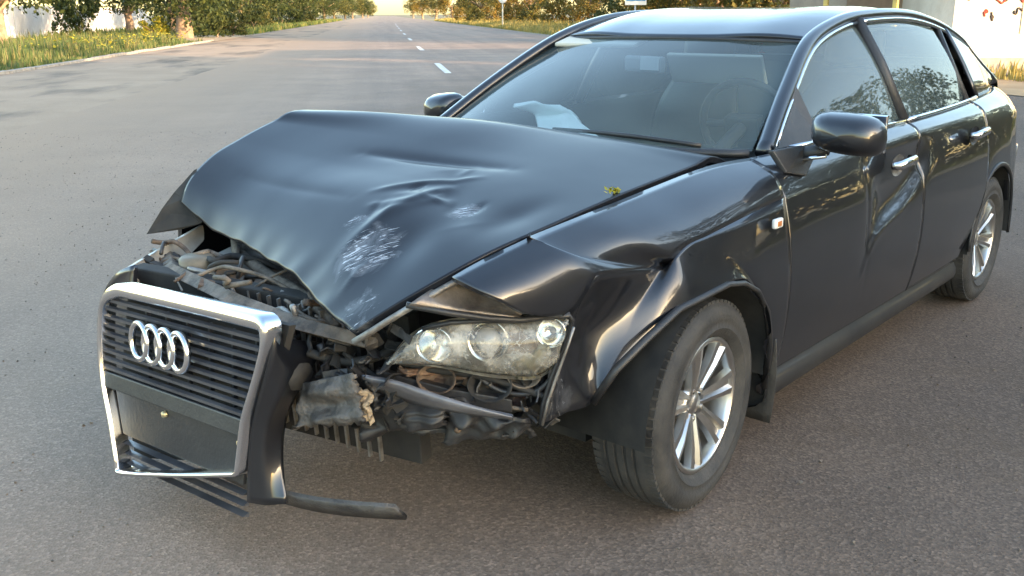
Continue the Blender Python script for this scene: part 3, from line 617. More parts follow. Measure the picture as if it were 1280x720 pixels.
# hinge-side flange torn down at the far front corner
P0 = at(226, 246, -.75)
fl = MB(); A, B, Cc, Dd = Vector(at(228, 238, -.765)), Vector(at(243, 272, -.70)), Vector(at(213, 290, -.79)), Vector(at(188, 290, -.83))
fl.prism([Vector(at(247, 210, -.752)), Vector(at(235, 246, -.735)), Vector(at(254, 278, -.68)), Vector(at(230, 285, -.74)), Vector(at(187, 291, -.83)), Vector(at(207, 258, -.80)), Vector(at(222, 238, -.785))], (.010, -.008, -.006)).build('bonnet_flange', MATTE, hood, smooth=False, bevel=.003)
# leaf litter caught on the shut line
lv = MB(); rnd = random.Random(3)
for k in range(26):
    c = Vector(at(766+rnd.uniform(-9, 10), 241+rnd.uniform(-3, 3), .70))+Vector((0, 0, .006)); q = Euler((rnd.uniform(-.8, .8), rnd.uniform(-.8, .8), rnd.uniform(0, 6)))
    m3 = q.to_matrix(); s = rnd.uniform(.006, .013)
    lv.add([c+m3 @ Vector(p) for p in ((-s, 0, 0), (0, -s*.5, 0), (s, 0, 0), (0, s*.5, 0))], [(0, 1, 2, 3)])
o = lv.build('leaf_litter', LEAF_YEL); tag(o, 'small clump of dry yellowed leaves caught at the bonnet edge', 'leaves', kind='stuff')

# ---- left front wing, torn and folded ahead of the wheel
def fender_net():
    c0 = [(-.452, .765, .985), (-.452, .85, .945), (-.452, .892, .872), (-.452, .929, .66), (-.452, .924, .42), (-.452, .886, .235)]
    c1 = [(-.31, .742, .984), (-.31, .84, .938), (-.31, .891, .862), (-.33, .929, .66), (-.375, .925, .42), (-.39, .888, .235)]
    c2 = [(-.14, .731, .974), (-.13, .83, .925), (-.13, .889, .846), (-.19, .923, .70), (-.285, .930, .56), (-.345, .926, .42)]
    c3 = [(.07, .729, .956), (.06, .825, .905), (.02, .886, .831), (-.04, .905, .775), (-.14, .923, .70), (-.215, .931, .635)]
    c4 = [(.25, .730, .941), (.23, .825, .890), (.135, .882, .818), (.09, .899, .775), (.02, .917, .725), (-.03, .931, .692)]
    cF = [at(725, 270, .729), at(778, 294, .82), at(842, 324, .880), at(846, 345, .898), at(849, 364, .911), at(850, 384, .918)]
    c5 = [at(700, 280, .724), at(757, 306, .815), at(832, 331, .852), at(803, 378, .850), at(785, 420, .850), at(770, 462, .852)]
    c6 = [at(650, 302, .716), at(697, 322, .802), at(745, 345, .850), at(738, 393, .795), at(728, 440, .785), at(738, 505, .82)]
    c7 = [at(608, 322, .692), at(652, 350, .785), at(716, 391, .838), at(712, 425, .825), at(696, 470, .805), at(682, 528, .79)]
    P = np.array([c0, c1, c2, c3, c4, cF, c5, c6, c7], float).transpose(1, 0, 2)
    cv = np.zeros(P.shape[:2]); cu = np.zeros(P.shape[:2])
    cv[2] = [.93, .93, .93, .95, .97, 1, 1, .9, .8]; cv[1] = [0, 0, 0, 0, 0, 0, .1, .2, .2]
    cu[:, 5] = [0, 0, .8, .9, .9, .9]; cu[:, 6] = [0, 0, .9, .95, .95, .9]; cu[:, 7] = [0, .2, .9, .9, .8, .8]
    return P, cv, cu
fp, fcv, fcu = fender_net()
tip = np.array([at(565, 346, .67), at(603, 365, .748), at(654, 391, .80)])
khu = np.linalg.norm(np.diff(fp[2], axis=0), axis=1); khu2 = np.r_[khu, np.linalg.norm(tip[2]-fp[2, -1])]
topP = np.concatenate([fp[:3], tip[:, None]], 1); tcu = np.concatenate([fcu[:3]*.6, np.zeros((3, 1))], 1); tcu[2, :-1] = fcu[2]; tcu[2, -2] = .2; tcu[:2, -2] = 0
TG = surf(topP, None, tcu, .022, khu2); FG = surf(fp[2:], fcv[2:], fcu[2:], .022, khu)
frng = random.Random(8)
for _ in range(22):                    # small dents and creases in the struck part
    cx, cz = frng.uniform(.45, .68), frng.uniform(.45, .72)
    FG[..., 1] += np.exp(-((FG[..., 0]-cx)/frng.uniform(.02, .05))**2-((FG[..., 2]-cz)/frng.uniform(.02, .07))**2)*frng.uniform(-.012, .010)*np.clip((.78-FG[..., 2])/.04, 0, 1)
WINGPAINT = paint_mat('scuffed_black_paint', scr=[((.62, .84, .62), .20, .93), ((.60, .83, .50), .18, .98), ((.60, .76, .80), .1, .9)])
wing = panel('front_wing', FG, WINGPAINT, car, (0, 1, .1), .018, 0); tag(wing, 'front wing folded inwards ahead of the wheel')
wt = panel('wing_top', TG, WINGPAINT, wing, (0, .5, .8), .014, 0)
# undamaged right wing
def plain_wing():
    P, a, b = fender_net(); P = P[:, :5]
    front = np.array([[(.45, .722, .91), (.43, .82, .86), (.38, .888, .78), (.37, .905, .72), (.365, .91, .62), (.362, .91, .52)],
                      [(.62, .70, .86), (.62, .79, .81), (.60, .85, .73), (.60, .86, .68), (.60, .862, .60), (.60, .86, .52)]]).transpose(1, 0, 2)
    return np.concatenate([P, front], 1)
panel('front_wing', mirror(surf(plain_wing(), None, None, .05)), PAINT, car, (0, -.6, .6), .018, 0)
# side repeater lamps
for s in (1,):
    m = MB(); c = Vector(at(972, 279, .926)); m.box(c, (.052, .016, .030)); lamp = m.build('side_repeater', WHITE, car, smooth=True, bevel=.006)
    MB().box(c+Vector((.003, .009, 0)), (.024, .004, .016)).build('bulb', mat('orange_bulb', (.45, .16, .04), .4), lamp, bevel=.002)

# ---- body sides
zc = lambda x: sp(x, [-3.9, -2.8, -1.3, -.45, .25], [.925, .925, .897, .872, .805])
zb = lambda x: sp(x, [-3.9, -3.2, -2.4, -1.3, -.45], [1.06, 1.04, 1.015, .998, .985])
yw = lambda x: sp(x, [-3.95, -3.6, -2.84, -1.6, -.45], [.74, .86, .918, .925, .918])
yb = lambda x: sp(x, [-3.95, -3.2, -2.4, -1.2, -.45], [.62, .76, .815, .815, .765])
def side_col(x, low=.30):
    w = yw(x); return [(x, yb(x), zb(x)), (x, (yb(x)+w)/2+.008, (zb(x)+zc(x))/2+.010), (x, w-.026, zc(x)), (x, w-.004, zc(x)-.09), (x, w+.011, .66), (x, w+.012, .52), (x, w-.004, .38), (x, w-.022, low)]
def side_grid(xs, low=.30, res=.025):
    P = np.array([side_col(x, low) for x in xs]).transpose(1, 0, 2); cv = np.zeros(P.shape[:2]); cv[2] = .93
    return surf(P, cv, None, res)
def dent_depth(x, z):
    """push from the blow ahead of the centre pillar: sharp lower lip, soft front and upper edges"""
    zl = sp(-x, [1.06, 1.14, 1.24, 1.36, 1.48, 1.58, 1.68, 1.80], [.50, .60, .650, .680, .708, .745, .79, .84])
    zl = zl+.012; low = 1/(1+np.exp(-(z-zl)/.017)); up = np.clip((.93-z)/(.93-zl+.001), 0, 1)**.75
    fr = 1/(1+np.exp((x+1.19-.25*(z-.75)**2*4)/.040)); bk = 1/(1+np.exp(-(x+1.74)/.03))
    lip = np.exp(-((z-zl+.018)/.020)**2)*np.exp(-((x+1.33)/.24)**4)
    return -.046*low*up*fr*bk+.009*lip-.006*np.exp(-((x+1.115)/.018)**2)*np.exp(-((z-.70)/.16)**2)
def dent_front(G): G[..., 1] += dent_depth(G[..., 0], G[..., 2]); return G
def dent_rear(G): G[..., 1] += dent_depth(G[..., 0], G[..., 2]); return G
def window_glass(xs, top, out=.0, m=SGLASS, name='door_window', parent=None, sgn=1):
    P = []
    for x in xs:
        a = np.array((x, yb(x)-.012, zb(x)+.004)); b = np.array(top(x)); P.append([a, a*.5+b*.5+np.array((0, .018, 0)), b])
    G = surf(np.array(P).transpose(1, 0, 2), None, None, .06); G = G if sgn > 0 else mirror(G)
    return panel(name, G, m, parent, (0, sgn, .3), 0)
# roof rail (x, y, z) from the A pillar foot over the roof to the tail
RAIL = [(-.60, .742, .985), (-.92, .662, 1.178), (-1.24, .592, 1.332), (-1.55, .575, 1.402), (-1.95, .575, 1.428), (-2.45, .572, 1.415), (-2.95, .585, 1.335), (-3.35, .63, 1.195), (-3.65, .69, 1.075)]
rc = curve(RAIL, 80)
def rail_at(x):
    i = np.argsort(rc[:, 0]); xs = rc[i, 0]; return (x, float(np.interp(x, xs, rc[i, 1]))+.012, float(np.interp(x, xs, rc[i, 2]))-.022)
def winframe(pts, r, name, m, parent): return MB().tube(pts, r, 8).build(name, m, parent, smooth=True)
def handle(x, sgn, parent, tilt=0):
    z = zc(x)-.018; y = (yw(x)+.014)*sgn
    if sgn > 0: z = at(1128, 203, .93)[2] if x > -2 else z
    h = MB().tube([(x+.09, y-.005*sgn, z), (x+.07, y+.022*sgn, z+.002), (x-.07, y+.024*sgn, z+.010), (x-.09, y-.004*sgn, z+.011)], [.010, .014, .014, .010], 10, flat=1.3).build('door_handle', CHROME if sgn > 0 else PAINT, parent, smooth=True)
    cup = MB().lathe([(.052, .0), (.045, -.006*sgn), (.02, -.010*sgn), (.0, -.011*sgn)], 20, 'y'); o = cup.build('handle_recess', GREYMET if sgn > 0 and x > -2 else PLAST, parent, smooth=True); o.location = (x+.01, y-.010*sgn, z-.006)
    o.scale = (1.35, 1, .8)
for sgn in (1, -1):
    f = (lambda G: G) if sgn > 0 else mirror
    G = side_grid(np.linspace(-.456, -1.685, 7), .30, .012 if sgn > 0 else .06)
    if sgn > 0: G = dent_front(G)
    fd = panel('front_door', f(G), PAINT, car, (0, sgn, 0), .02)
    if sgn > 0: tag(fd, 'front door dented ahead of its handle')
    G = side_grid(np.linspace(-1.693, -2.62, 6), .30, .025 if sgn > 0 else .06)
    # the rear door stops short above the wheel arch
    x, z = G[..., 0], G[..., 2]; lim = -2.40-np.clip((z-.33)/.30, 0, 1)**.8*.22; k = (x+1.693)/(-2.62+1.693); G[..., 0] = -1.693+k*(lim+1.693)
    if sgn > 0: G = dent_rear(G)
    rdr = panel('rear_door', f(G), PAINT, car, (0, sgn, 0), .02)
    window_glass(np.linspace(-.93, -1.66, 5), rail_at, name='door_window', parent=fd, sgn=sgn)
    window_glass(np.linspace(-1.74, -2.62, 5), rail_at, name='door_window', parent=rdr, sgn=sgn)
    s3 = np.array((1, sgn, 1))
    winframe([np.array(rail_at(x))*s3+np.array((0, .014*sgn, -.006)) for x in np.linspace(-.66, -1.67, 14)], .011, 'window_trim', CHROME, fd)
    winframe([np.array(rail_at(x))*s3+np.array((0, .014*sgn, -.006)) for x in np.linspace(-1.70, -2.95, 14)], .011, 'window_trim', CHROME, rdr)
    winframe([(x, (yb(x)+.004)*sgn, zb(x)+.004) for x in np.linspace(-.70, -1.67, 8)], .010, 'belt_trim', CHROME, fd)
    winframe([(x, (yb(x)+.004)*sgn, zb(x)+.004) for x in np.linspace(-1.70, -2.75, 8)], .010, 'belt_trim', CHROME, rdr)
    winframe([np.array((-1.69, yb(-1.69)-.01, zb(-1.69)))*s3, np.array((-1.70, .70, 1.22))*s3, np.array(rail_at(-1.70))*s3], .030, 'centre_pillar', PLAST, car)
    # quarter window divider
    winframe([np.array((-2.60, yb(-2.6)-.005, zb(-2.6)))*s3, np.array(rail_at(-2.72))*s3], .018, 'window_divider', PLAST, rdr)
    handle(-1.37 if sgn > 0 else -1.50, sgn, fd); handle(-2.33, sgn, rdr)
    # black triangle and chrome edge at the mirror foot
    tri = MB().prism([np.array(p)*s3 for p in ((-.60, .757, .992), (-.93, .80, 1.0), (-.93, .685, 1.19), (-.86, .69, 1.15))], (0, -.01*sgn, 0)).build('mirror_triangle', PLAST, fd)
    # mirror
    mc = Vector((-.665, 1.0*sgn, 1.06)) if sgn > 0 else Vector((-.83, -.915, 1.022))
    ell = []; F = []; N1, N2 = 12, 20
    for i in range(N1+1):
        a = math.pi*i/N1
        for j in range(N2):
            b = 2*math.pi*j/N2; X = math.cos(a); Yy = math.sin(a)*math.cos(b); Z = math.sin(a)*math.sin(b)
            X = X*.35 if X < 0 else X
            q = lambda t, e: math.copysign(abs(t)**e, t)
            ell.append((mc.x+.105*X, mc.y+(.118 if sgn > 0 else .095)*q(Yy, .62), mc.z+(.066 if sgn > 0 else .066)*q(Z, .66)-.012*Yy*sgn))
    for i in range(N1):
        for j in range(N2): F.append((i*N2+j, i*N2+(j+1) % N2, (i+1)*N2+(j+1) % N2, (i+1)*N2+j))
    mir = MB().add(ell, F).build('wing_mirror', PAINT, car, smooth=True)
    MB().tube([(mc.x+.0, mc.y-.07*sgn, mc.z-.055), (mc.x+.0, mc.y-.13*sgn, mc.z-.072), (mc.x-.01, mc.y-.20*sgn, mc.z-.085)], [.022, .022, .03], 10).build('mirror_arm', PLAST, mir, smooth=True)
    MB().box((mc.x-.045, mc.y, mc.z), (.012, .20 if sgn > 0 else .15, .12 if sgn > 0 else .10)).build('mirror_glass', mat('mirror_glass', (.7, .72, .74), .03, 1), mir, bevel=.004)
    # chrome-like strip below the mirror
    MB().tube([(mc.x+.03, mc.y-.06*sgn, mc.z-.074), (mc.x+.03, mc.y-.15*sgn, mc.z-.094)], .007, 6).build('mirror_trim', CHROME, mir, smooth=True)
    if sgn > 0: MB().prism([(-.50, .80, 1.005), (-.66, .835, 1.01), (-.70, .855, .96), (-.62, .868, .915), (-.52, .845, .935)], (0, .02, .004)).build('mirror_foot', PLAST, fd, bevel=.006)
    # sill
    P = [[(x, .865*sgn, .298), (x, .897*sgn, .255), (x, .892*sgn, .205), (x, .83*sgn, .165)] for x in np.linspace(-.40, -2.42, 6)]
    panel('sill', surf(np.array(P).transpose(1, 0, 2), None, None, .05), PAINT if sgn < 0 else mat('dusty_sill', (.012, .012, .013), .5, coat=.2, col2=(.03, .028, .025), nscale=6), car, (0, sgn, 0), .0)
    # rear quarter panel with wheel arch (columns fan around the arch)
    cols = []
    def q(x): c = side_col(x); return c
    archx, archz, AR = -2.843, .33, .372
    xs = [-2.63, -2.75, -2.90, -3.05, -3.22, -3.45, -3.65]
    ang = [160, 128, 92, 60, 22, -8, -20]
    for i, x in enumerate(xs):
        c = side_col(x)
        if i < 5:
            bx = archx-AR*math.cos(R(180-ang[i])) if False else archx+AR*math.cos(R(180-ang[i])); bz = archz+AR*math.sin(R(ang[i]))
            bx = archx-AR*math.cos(R(ang[i]))*-1 if False else archx+AR*math.cos(R(180-ang[i]))*1
        else:
            bx, bz = (x, .42 if i == 5 else .45)
        # ang 160 is the front side of the arch, so mirror to +x there
        if i < 5: bx = archx-AR*math.cos(R(ang[i]))
        K = np.array(c[2]); low = np.array((bx, yw(min(bx, -2.4))+.008, bz)); T = np.array(c[0]); Mi = np.array(c[1])
        cols.append([T, Mi, K, K*.66+low*.34+np.array((0, .008, 0)), K*.33+low*.67+np.array((0, .008, 0)), low])
    P = np.array(cols).transpose(1, 0, 2)*s3
    cv = np.zeros(P.shape[:2]); cv[2] = .93
    panel('rear_wing', surf(P, cv, None, .03), PAINT, car, (0, sgn, 0), .02)
# roof, header and pillars
xs = [-1.185, -1.35, -1.6, -2.0, -2.45, -2.85]; zr = [1.338, 1.388, 1.432, 1.455, 1.440, 1.383]
P = []
for x, z in zip(xs, zr):
    ra = rail_at(x-.04 if x > -1.3 else x); yr, zz = ra[1], ra[2]+.024
    P.append([(x-.09, -yr, zz), (x-.03, -yr*.72, z*.75+zz*.25+.008), (x, -yr*.3, z), (x, yr*.3, z), (x-.03, yr*.72, z*.75+zz*.25+.008), (x-.09, yr, zz)])
panel('roof', surf(P, None, None, .04), PAINT, car, (0, 0, 1), .02)
for sgn in (1, -1):
    s3 = np.array((1, sgn, 1))
    MB().tube([np.array(p)*s3+np.array((0, 0, -.004)) for p in curve(RAIL, 60)], [.030 if i < 26 else .030 for i in range(len(curve(RAIL, 60)))], 10, flat=.75).build('roof_rail', PAINT, car, smooth=True)
for sgn in (1, -1):
    P = [[(x, (rail_at(max(x, -3.6))[1]+.012)*sgn, rail_at(max(x, -3.6))[2]+.02), (x, (yb(x)*.5+rail_at(max(x, -3.6))[1]*.5+.02)*sgn, zb(x)*.5+rail_at(max(x, -3.6))[2]*.5), (x, (yb(x)+.002)*sgn, zb(x)-.005)] for x in (-2.80, -3.0, -3.25, -3.5, -3.64)]
    panel('rear_pillar', surf(np.array(P).transpose(1, 0, 2), None, None, .06), PAINT, car, (0, sgn, .3), .01)
# windscreen
P = [[(-.60, -.70, .985), (-.475, -.45, .985), (-.40, 0, .985), (-.475, .45, .985), (-.60, .70, .985)],
     [(-.915, -.635, 1.165), (-.835, -.38, 1.180), (-.775, 0, 1.184), (-.835, .38, 1.180), (-.915, .635, 1.165)],
     [(-1.25, -.575, 1.318), (-1.20, -.33, 1.326), (-1.175, 0, 1.330), (-1.20, .33, 1.326), (-1.25, .575, 1.318)]]
ws = panel('windscreen', surf(P, None, None, .06), GLASS, car, (1, 0, 1), 0)
top = curve(P[2], 20); MB().tube([p+np.array((0, 0, .001)) for p in top], .010, 6).build('screen_seal', PLAST, ws, smooth=True)
bot = curve(P[0], 20); MB().tube([p+np.array((.02, 0, -.006)) for p in bot], .026, 6, flat=.6).build('cowl', PLAST, car, smooth=True)
for y0, y1 in ((.55, -.05), (-.12, -.62)):
    a = curve([(-.455+(-.07 if abs(y0) > .4 else 0), y0, 1.0), (-.47, (y0+y1)/2, 1.02), (-.49-.05*abs(y1), y1, 1.015)], 10); MB().tube(a, .008, 6).build('wiper', PLAST, car, smooth=True)
# rear screen, boot, rear bumper
P = [[(-2.90, y*.9, 1.37-.03*abs(y)) for y in (-.6, -.3, 0, .3, .6)], [(-3.25, y, 1.22-.02*abs(y)) for y in (-.62, -.3, 0, .3, .62)], [(-3.55, y*1.05, 1.10) for y in (-.62, -.3, 0, .3, .62)]]
panel('rear_window', surf(P, None, None, .1), SGLASS, car, (-1, 0, 1), 0)
P = [[(-3.55, y, 1.10) for y in (-.68, -.3, 0, .3, .68)], [(-3.85, y, 1.085) for y in (-.68, -.3, 0, .3, .68)], [(-3.93, y, 1.04) for y in (-.68, -.3, 0, .3, .68)], [(-3.96, y, .72) for y in (-.66, -.3, 0, .3, .66)]]
panel('boot_lid', surf(P, None, None, .08), PAINT, car, (-.5, 0, 1), 0.01)
P = [[(-3.45, -.885, z), (-3.75, -.82, z), (-3.93, -.6, z), (-3.98, 0, z), (-3.93, .6, z), (-3.75, .82, z), (-3.45, .885, z)] for z in (.74, .6, .45, .30)]
panel('rear_bumper', surf(P, None, None, .08), PAINT, car, (-1, 0, 0), .02)
for sgn in (1, -1):
    P = [[(-3.62, .80*sgn, z), (-3.80, .72*sgn, z), (-3.92, .58*sgn, z)] for z in (.97, .88, .76)]
    panel('tail_lamp', surf(P, None, None, .06), mat('red_lamp', (.30, .01, .01), .2, coat=1), car, (-1, sgn, 0), .01)
# dark underbody tub keeps light out of the hollow shell
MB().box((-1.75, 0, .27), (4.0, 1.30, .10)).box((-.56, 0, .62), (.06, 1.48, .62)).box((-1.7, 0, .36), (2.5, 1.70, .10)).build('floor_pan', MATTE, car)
for x in (0, -2.843):
    for sgn in (1, -1):
        V = []; F = []; n = 16
        for i in range(n+1):
            a = R(-4+188*i/n)
            for y in (.925, .60): V.append((x+.368*math.cos(a), y*sgn, .335+.352*math.sin(a)))
        for i in range(n): F.append((2*i, 2*i+1, 2*i+3, 2*i+2))
        b = len(V); V.append((x, .60*sgn, .36)); F += [(2*i+1, b, 2*i+3) for i in range(n)]
        mk('arch_liner', V, F, MATTE, car)
# arch lips on the visible side
MB().tube([(archp[0], archp[1], archp[2]) for archp in [at(742, 503, .83), at(769, 463, .90), at(808, 424, .915), at(849, 386, .922), (-.03, .934, .69), (-.13, .934, .672), (-.222, .934, .628), (-.295, .934, .55), (-.345, .93, .43), (-.385, .90, .26)]], .008, 6, flat=1.5).build('arch_lip', PLAST, car, smooth=True)
MB().tube([(-2.843+.376*math.cos(R(a)), .932, .33+.374*math.sin(R(a))) for a in range(0, 186, 8)], .008, 6, flat=1.5).build('arch_lip', PLAST, car, smooth=True)
# mud flap
P = [[(-.385, .93, .43), (-.395, .76, .43)], [(-.415, .925, .27), (-.415, .75, .27)], [(-.435, .905, .12), (-.44, .74, .12)]]
panel('mud_flap', surf(P, None, None, .04), RUBBER, car, (1, 0, 0), .006, 1)
MB().lathe([(.012, 0), (.010, .004), (0, .006)], 10, 'x', (-.392, .885, .40)).build('flap_screw', GREYMET, car, smooth=True)

# ---- wheels
RIMM = mat('wheel_alloy', (.66, .65, .63), .32, 1, col2=(.50, .48, .45), nscale=6, rvar=.1)
def make_wheel():
    w = empty('wheel'); w.parent = car; w['label'] = 'front wheel with silver seven spoke alloy rim'
    T = .318
    prof = [(.205, -.085), (.215, -.100), (.255, -.116), (.290, -.112), (.305, -.100), (.315, -.085), (T, -.06)]
    for g in (-.045, -.015, .015, .045): prof += [(T+.001, g-.012), (T-.006, g-.009), (T-.006, g-.003), (T+.001, g+.0)]
    prof += [(T, .06), (.315, .085), (.305, .100), (.290, .112), (.262, .116), (.258, .113), (.240, .113), (.236, .116), (.215, .103), (.205, .088)]
    ty = MB().lathe(prof, 56, 'y').build('tyre', RUBBER, w, angle=.8)
    tb = MB(); rg = random.Random(5)                 # tread blocks across the shoulders
    for k in range(72):
        a = 2*math.pi*k/72
        for yy in (-.078, .078):
            mm = Matrix.Rotation(-a, 3, 'Y'); tb.box(mm @ Vector((T-.0065, yy, 0)), (.010, .034, .020), mm)
    tb.build('tread_block', RUBBER, ty, False); ty.children[0]['kind'] = 'stuff'
    rm = MB().lathe([(.207, .094), (.2, .100), (.192, .096), (.186, .080), (.180, .03), (.175, -.07), (.20, -.09)], 56, 'y').build('rim', RIMM, w, smooth=True)
    for k in range(7):
        a = 2*math.pi*k/7+R(12)
        # each spoke: two rounded ribs with a groove between, widening to the rim
        sec = []
        for r0, half, h in ((.035, .022, .062), (.08, .026, .072), (.13, .033, .084), (.190, .044, .092)):
            sec.append([(-half, h-.022), (-half*.9, h), (-half*.45, h+.002), (-half*.2, h-.010), (half*.2, h-.010), (half*.45, h+.002), (half*.9, h), (half, h-.022)])
            sec[-1] = [(x, y, r0) for x, y in sec[-1]]
        V = [(x*math.cos(a)+z*math.sin(a), y, -x*math.sin(a)+z*math.cos(a)) for row in sec for x, y, z in row]
        F = [(i*8+j, i*8+j+1, (i+1)*8+j+1, (i+1)*8+j) for i in range(3) for j in range(7)]
        MB().add(V, F).build('spoke', RIMM, w, angle=.7)
    MB().lathe([(0, .068), (.028, .066), (.034, .058), (.052, .064), (.062, .060), (.066, .03)], 28, 'y').build('hub', RIMM, w, smooth=True)
    for k in range(5):
        a = 2*math.pi*k/5; MB().lathe([(0, .068), (.008, .067), (.009, .055)], 8, 'y', (.046*math.cos(a), 0, .046*math.sin(a))).build('wheel_bolt', GREYMET, w, smooth=True)
    MB().lathe([(.03, -.01), (.145, -.01), (.145, -.03), (.03, -.03)], 36, 'y').build('brake_disc', GREYMET, w, angle=.6)
    MB().lathe([(.0, -.06), (.17, -.06)], 24, 'y').build('brake_shield', MATTE, w)
    return w
def copy_tree(o, parent=None):
    c = o.copy(); COL.objects.link(c)
    if parent is not None: c.parent = parent
    for ch in o.children: copy_tree(ch, c)
    return c
wh = make_wheel(); wh.location = (0, .800, .318); wh.rotation_euler = (0, R(6), R(3))
for (x, y, rz, ry, lb) in ((-2.843, .800, 0, 40, 'rear wheel with silver alloy rim'), (0, -.80, 180+3, 20, None), (-2.843, -.80, 180, 70, None)):
    src = [c for c in wh.children]
    c = copy_tree(wh, car); c.location = (x, y, .318); c.rotation_euler = (0, R(ry), R(rz))
    if lb: c['label'] = lb
    elif 'label' in c: del c['label']

# ---- grille, rings and bumper, knocked loose and leaning
gL, gR = np.array(at(150, 355, X=1.06)), np.array(at(338, 400, X=1.06))
gu = (gR-gL)/np.linalg.norm(gR-gL); gv = np.array((.10, 0, -1.)); gv -= gu*(gv@gu); gv /= np.linalg.norm(gv); gn = np.cross(gv, gu); gn = gn if gn[0] > 0 else -gn
def gp(px, py, off=0.):
    k = ray(px, py); t = ((gL+gn*off-CAM)@gn)/(k@gn); return CAM+k*t
def gl(a, b, off=0.): return gL+gu*a+gv*b+gn*off
GW = np.linalg.norm(gR-gL)
def gpar(px, py): p = gp(px, py)-gL; return p@gu, p@gv
grille = empty('grille', (0, 0, 0)); grille.parent = car
# outline in the grille plane (right-hand side of the picture first), continued below
oR = [gpar(*p) for p in ((318, 390), (334, 397), (341, 408), (338, 428), (330, 462), (319, 500), (311, 528))]
oL = [gpar(*p) for p in ((170, 357), (148, 354), (133, 368), (129, 400), (129, 440), (133, 480), (141, 522))]
bR = (oR[-1][0]-.030, oR[-1][1]+.13); bL = (oL[-1][0]+.030, oL[-1][1]+.13)
loop = [bL]+[oL[i] for i in range(6, -1, -1)]+oR+[bR, (bR[0]-.04, bR[1]+.03), (bL[0]+.04, bL[1]+.03)]
# chrome surround: flat band, wide on top and narrow down the sides
def band(loop, wf, off, dep):
    n = len(loop); V = []; F = []; Lp = [np.array(p) for p in loop]
    cen = sum(Lp)/n
    for i in range(n):
        t = Lp[(i+1) % n]-Lp[i-1]; nn = np.array((-t[1], t[0])); nn /= np.linalg.norm(nn)
        if nn@(cen-Lp[i]) < 0: nn = -nn
        w = wf(Lp[i])
        o = Lp[i]; inn = o+nn*w; mid = o+nn*w*.5; q = o+nn*w*.15; q2 = o+nn*w*.85
        for p, h in ((o, -dep), (o, off*.5), (q, off*.85), (mid, off), (q2, off*.85), (inn, off*.4), (inn, -dep)): V.append(gl(p[0], p[1], h))
    for i in range(n):
        j = (i+1) % n
        for k in range(6): F.append((i*7+k, j*7+k, j*7+k+1, i*7+k+1))
    return V, F
# round the loop first
def roundloop(lp, m=4):
    P = np.array([(p[0], p[1], 0) for p in lp]+[(lp[0][0], lp[0][1], 0)]); n = len(P); out = []
    for i in range(n-1):
        a, b, c, d = P[(i-1) % (n-1)], P[i], P[i+1], P[(i+2) % (n-1)]
        for k in range(m):
            t = k/m; out.append(tuple((.5*((2*b)+(-a+c)*t+(2*a-5*b+4*c-d)*t*t+(-a+3*b-3*c+d)*t**3))[:2]))
    return out
rl = roundloop(loop)
for _ in range(2):                                   # even spacing, softened corners
    q = np.array(rl+[rl[0]]); sdist = np.r_[0, np.cumsum(np.linalg.norm(np.diff(q, axis=0), axis=1))]; tt = np.linspace(0, sdist[-1], 150, endpoint=False)
    q = np.stack([np.interp(tt, sdist, q[:, 0]), np.interp(tt, sdist, q[:, 1])], 1); q = (np.roll(q, 1, 0)+2*q+np.roll(q, -1, 0))/4; rl = [tuple(p) for p in q]
topb = lambda p: 0.015+.026*float(np.clip((.075-p[1])/.07, 0, 1))
V, F = band(rl, topb, .022, .03)
MB().add(V, F).build('grille_frame', CHROME, grille, smooth=True)
xl = lambda b: np.interp(b, [p[1] for p in sorted(oL+[bL], key=lambda p: p[1])], [p[0] for p in sorted(oL+[bL], key=lambda p: p[1])])
xr = lambda b: np.interp(b, [p[1] for p in sorted(oR+[bR], key=lambda p: p[1])], [p[0] for p in sorted(oR+[bR], key=lambda p: p[1])])
SB0, SB1 = .055, .262
DARKSLAT = mat('grille_slat', (.035, .036, .042), .32, coat=.6, col2=(.075, .075, .08), nscale=7)
for k in range(9):
    b = SB0+(SB1-SB0)*k/8; a0, a1 = xl(b)+.012, xr(b)-.012
    MB().prism([gl(a0, b, -.012), gl(a0, b-.008, -.004), gl(a0, b-.004, .006), gl(a0, b+.005, .004), gl(a0, b+.007, -.012)], gu*(a1-a0)).build('grille_slat', DARKSLAT, grille)
for a in np.linspace(.1, .62, 6): MB().prism([gl(a-.004, SB0, -.02), gl(a+.004, SB0, -.02), gl(a+.004, SB1, -.02), gl(a-.004, SB1, -.02)], -gn*.012).build('grille_upright', PLAST, grille)
lo = .575
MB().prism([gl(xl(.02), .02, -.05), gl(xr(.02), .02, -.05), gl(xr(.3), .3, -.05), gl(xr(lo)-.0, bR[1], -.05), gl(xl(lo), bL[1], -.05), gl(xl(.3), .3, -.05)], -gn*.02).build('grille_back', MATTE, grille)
# bar under the slats and the bare number plate recess
MB().prism([gl(xl(.28)+.012, .272, -.01), gl(xr(.28)-.012, .272, -.01), gl(xr(.32)-.012, .318, -.004), gl(xl(.32)+.012, .318, -.004)], gn*.018).build('plate_bar', PLAST, grille, bevel=.004)
MB().prism([gl(xl(.34)+.02, .325, -.025), gl(xr(.34)-.02, .325, -.025), gl(xr(.46)-.02, .46, -.025), gl(xl(.46)+.02, .46, -.025)], gn*.012).build('plate_recess', PLAST, grille, bevel=.004)
for a in (.20, .56): MB().lathe([(0, .012), (.009, .010), (.010, 0)], 10, 'x', tuple(gl(a, .345, -.012))).build('plate_screw', mat('brass_screw', (.55, .45, .25), .4, .8), grille, smooth=True)
for b in (.48, .51, .54):
    MB().prism([gl(xl(b)+.02, b, -.03), gl(xl(b)+.02, b+.006, -.01), gl(xl(b)+.02, b+.012, -.03)], gu*(xr(b)-xl(b)-.04)).build('grille_slat', DARKSLAT, grille)
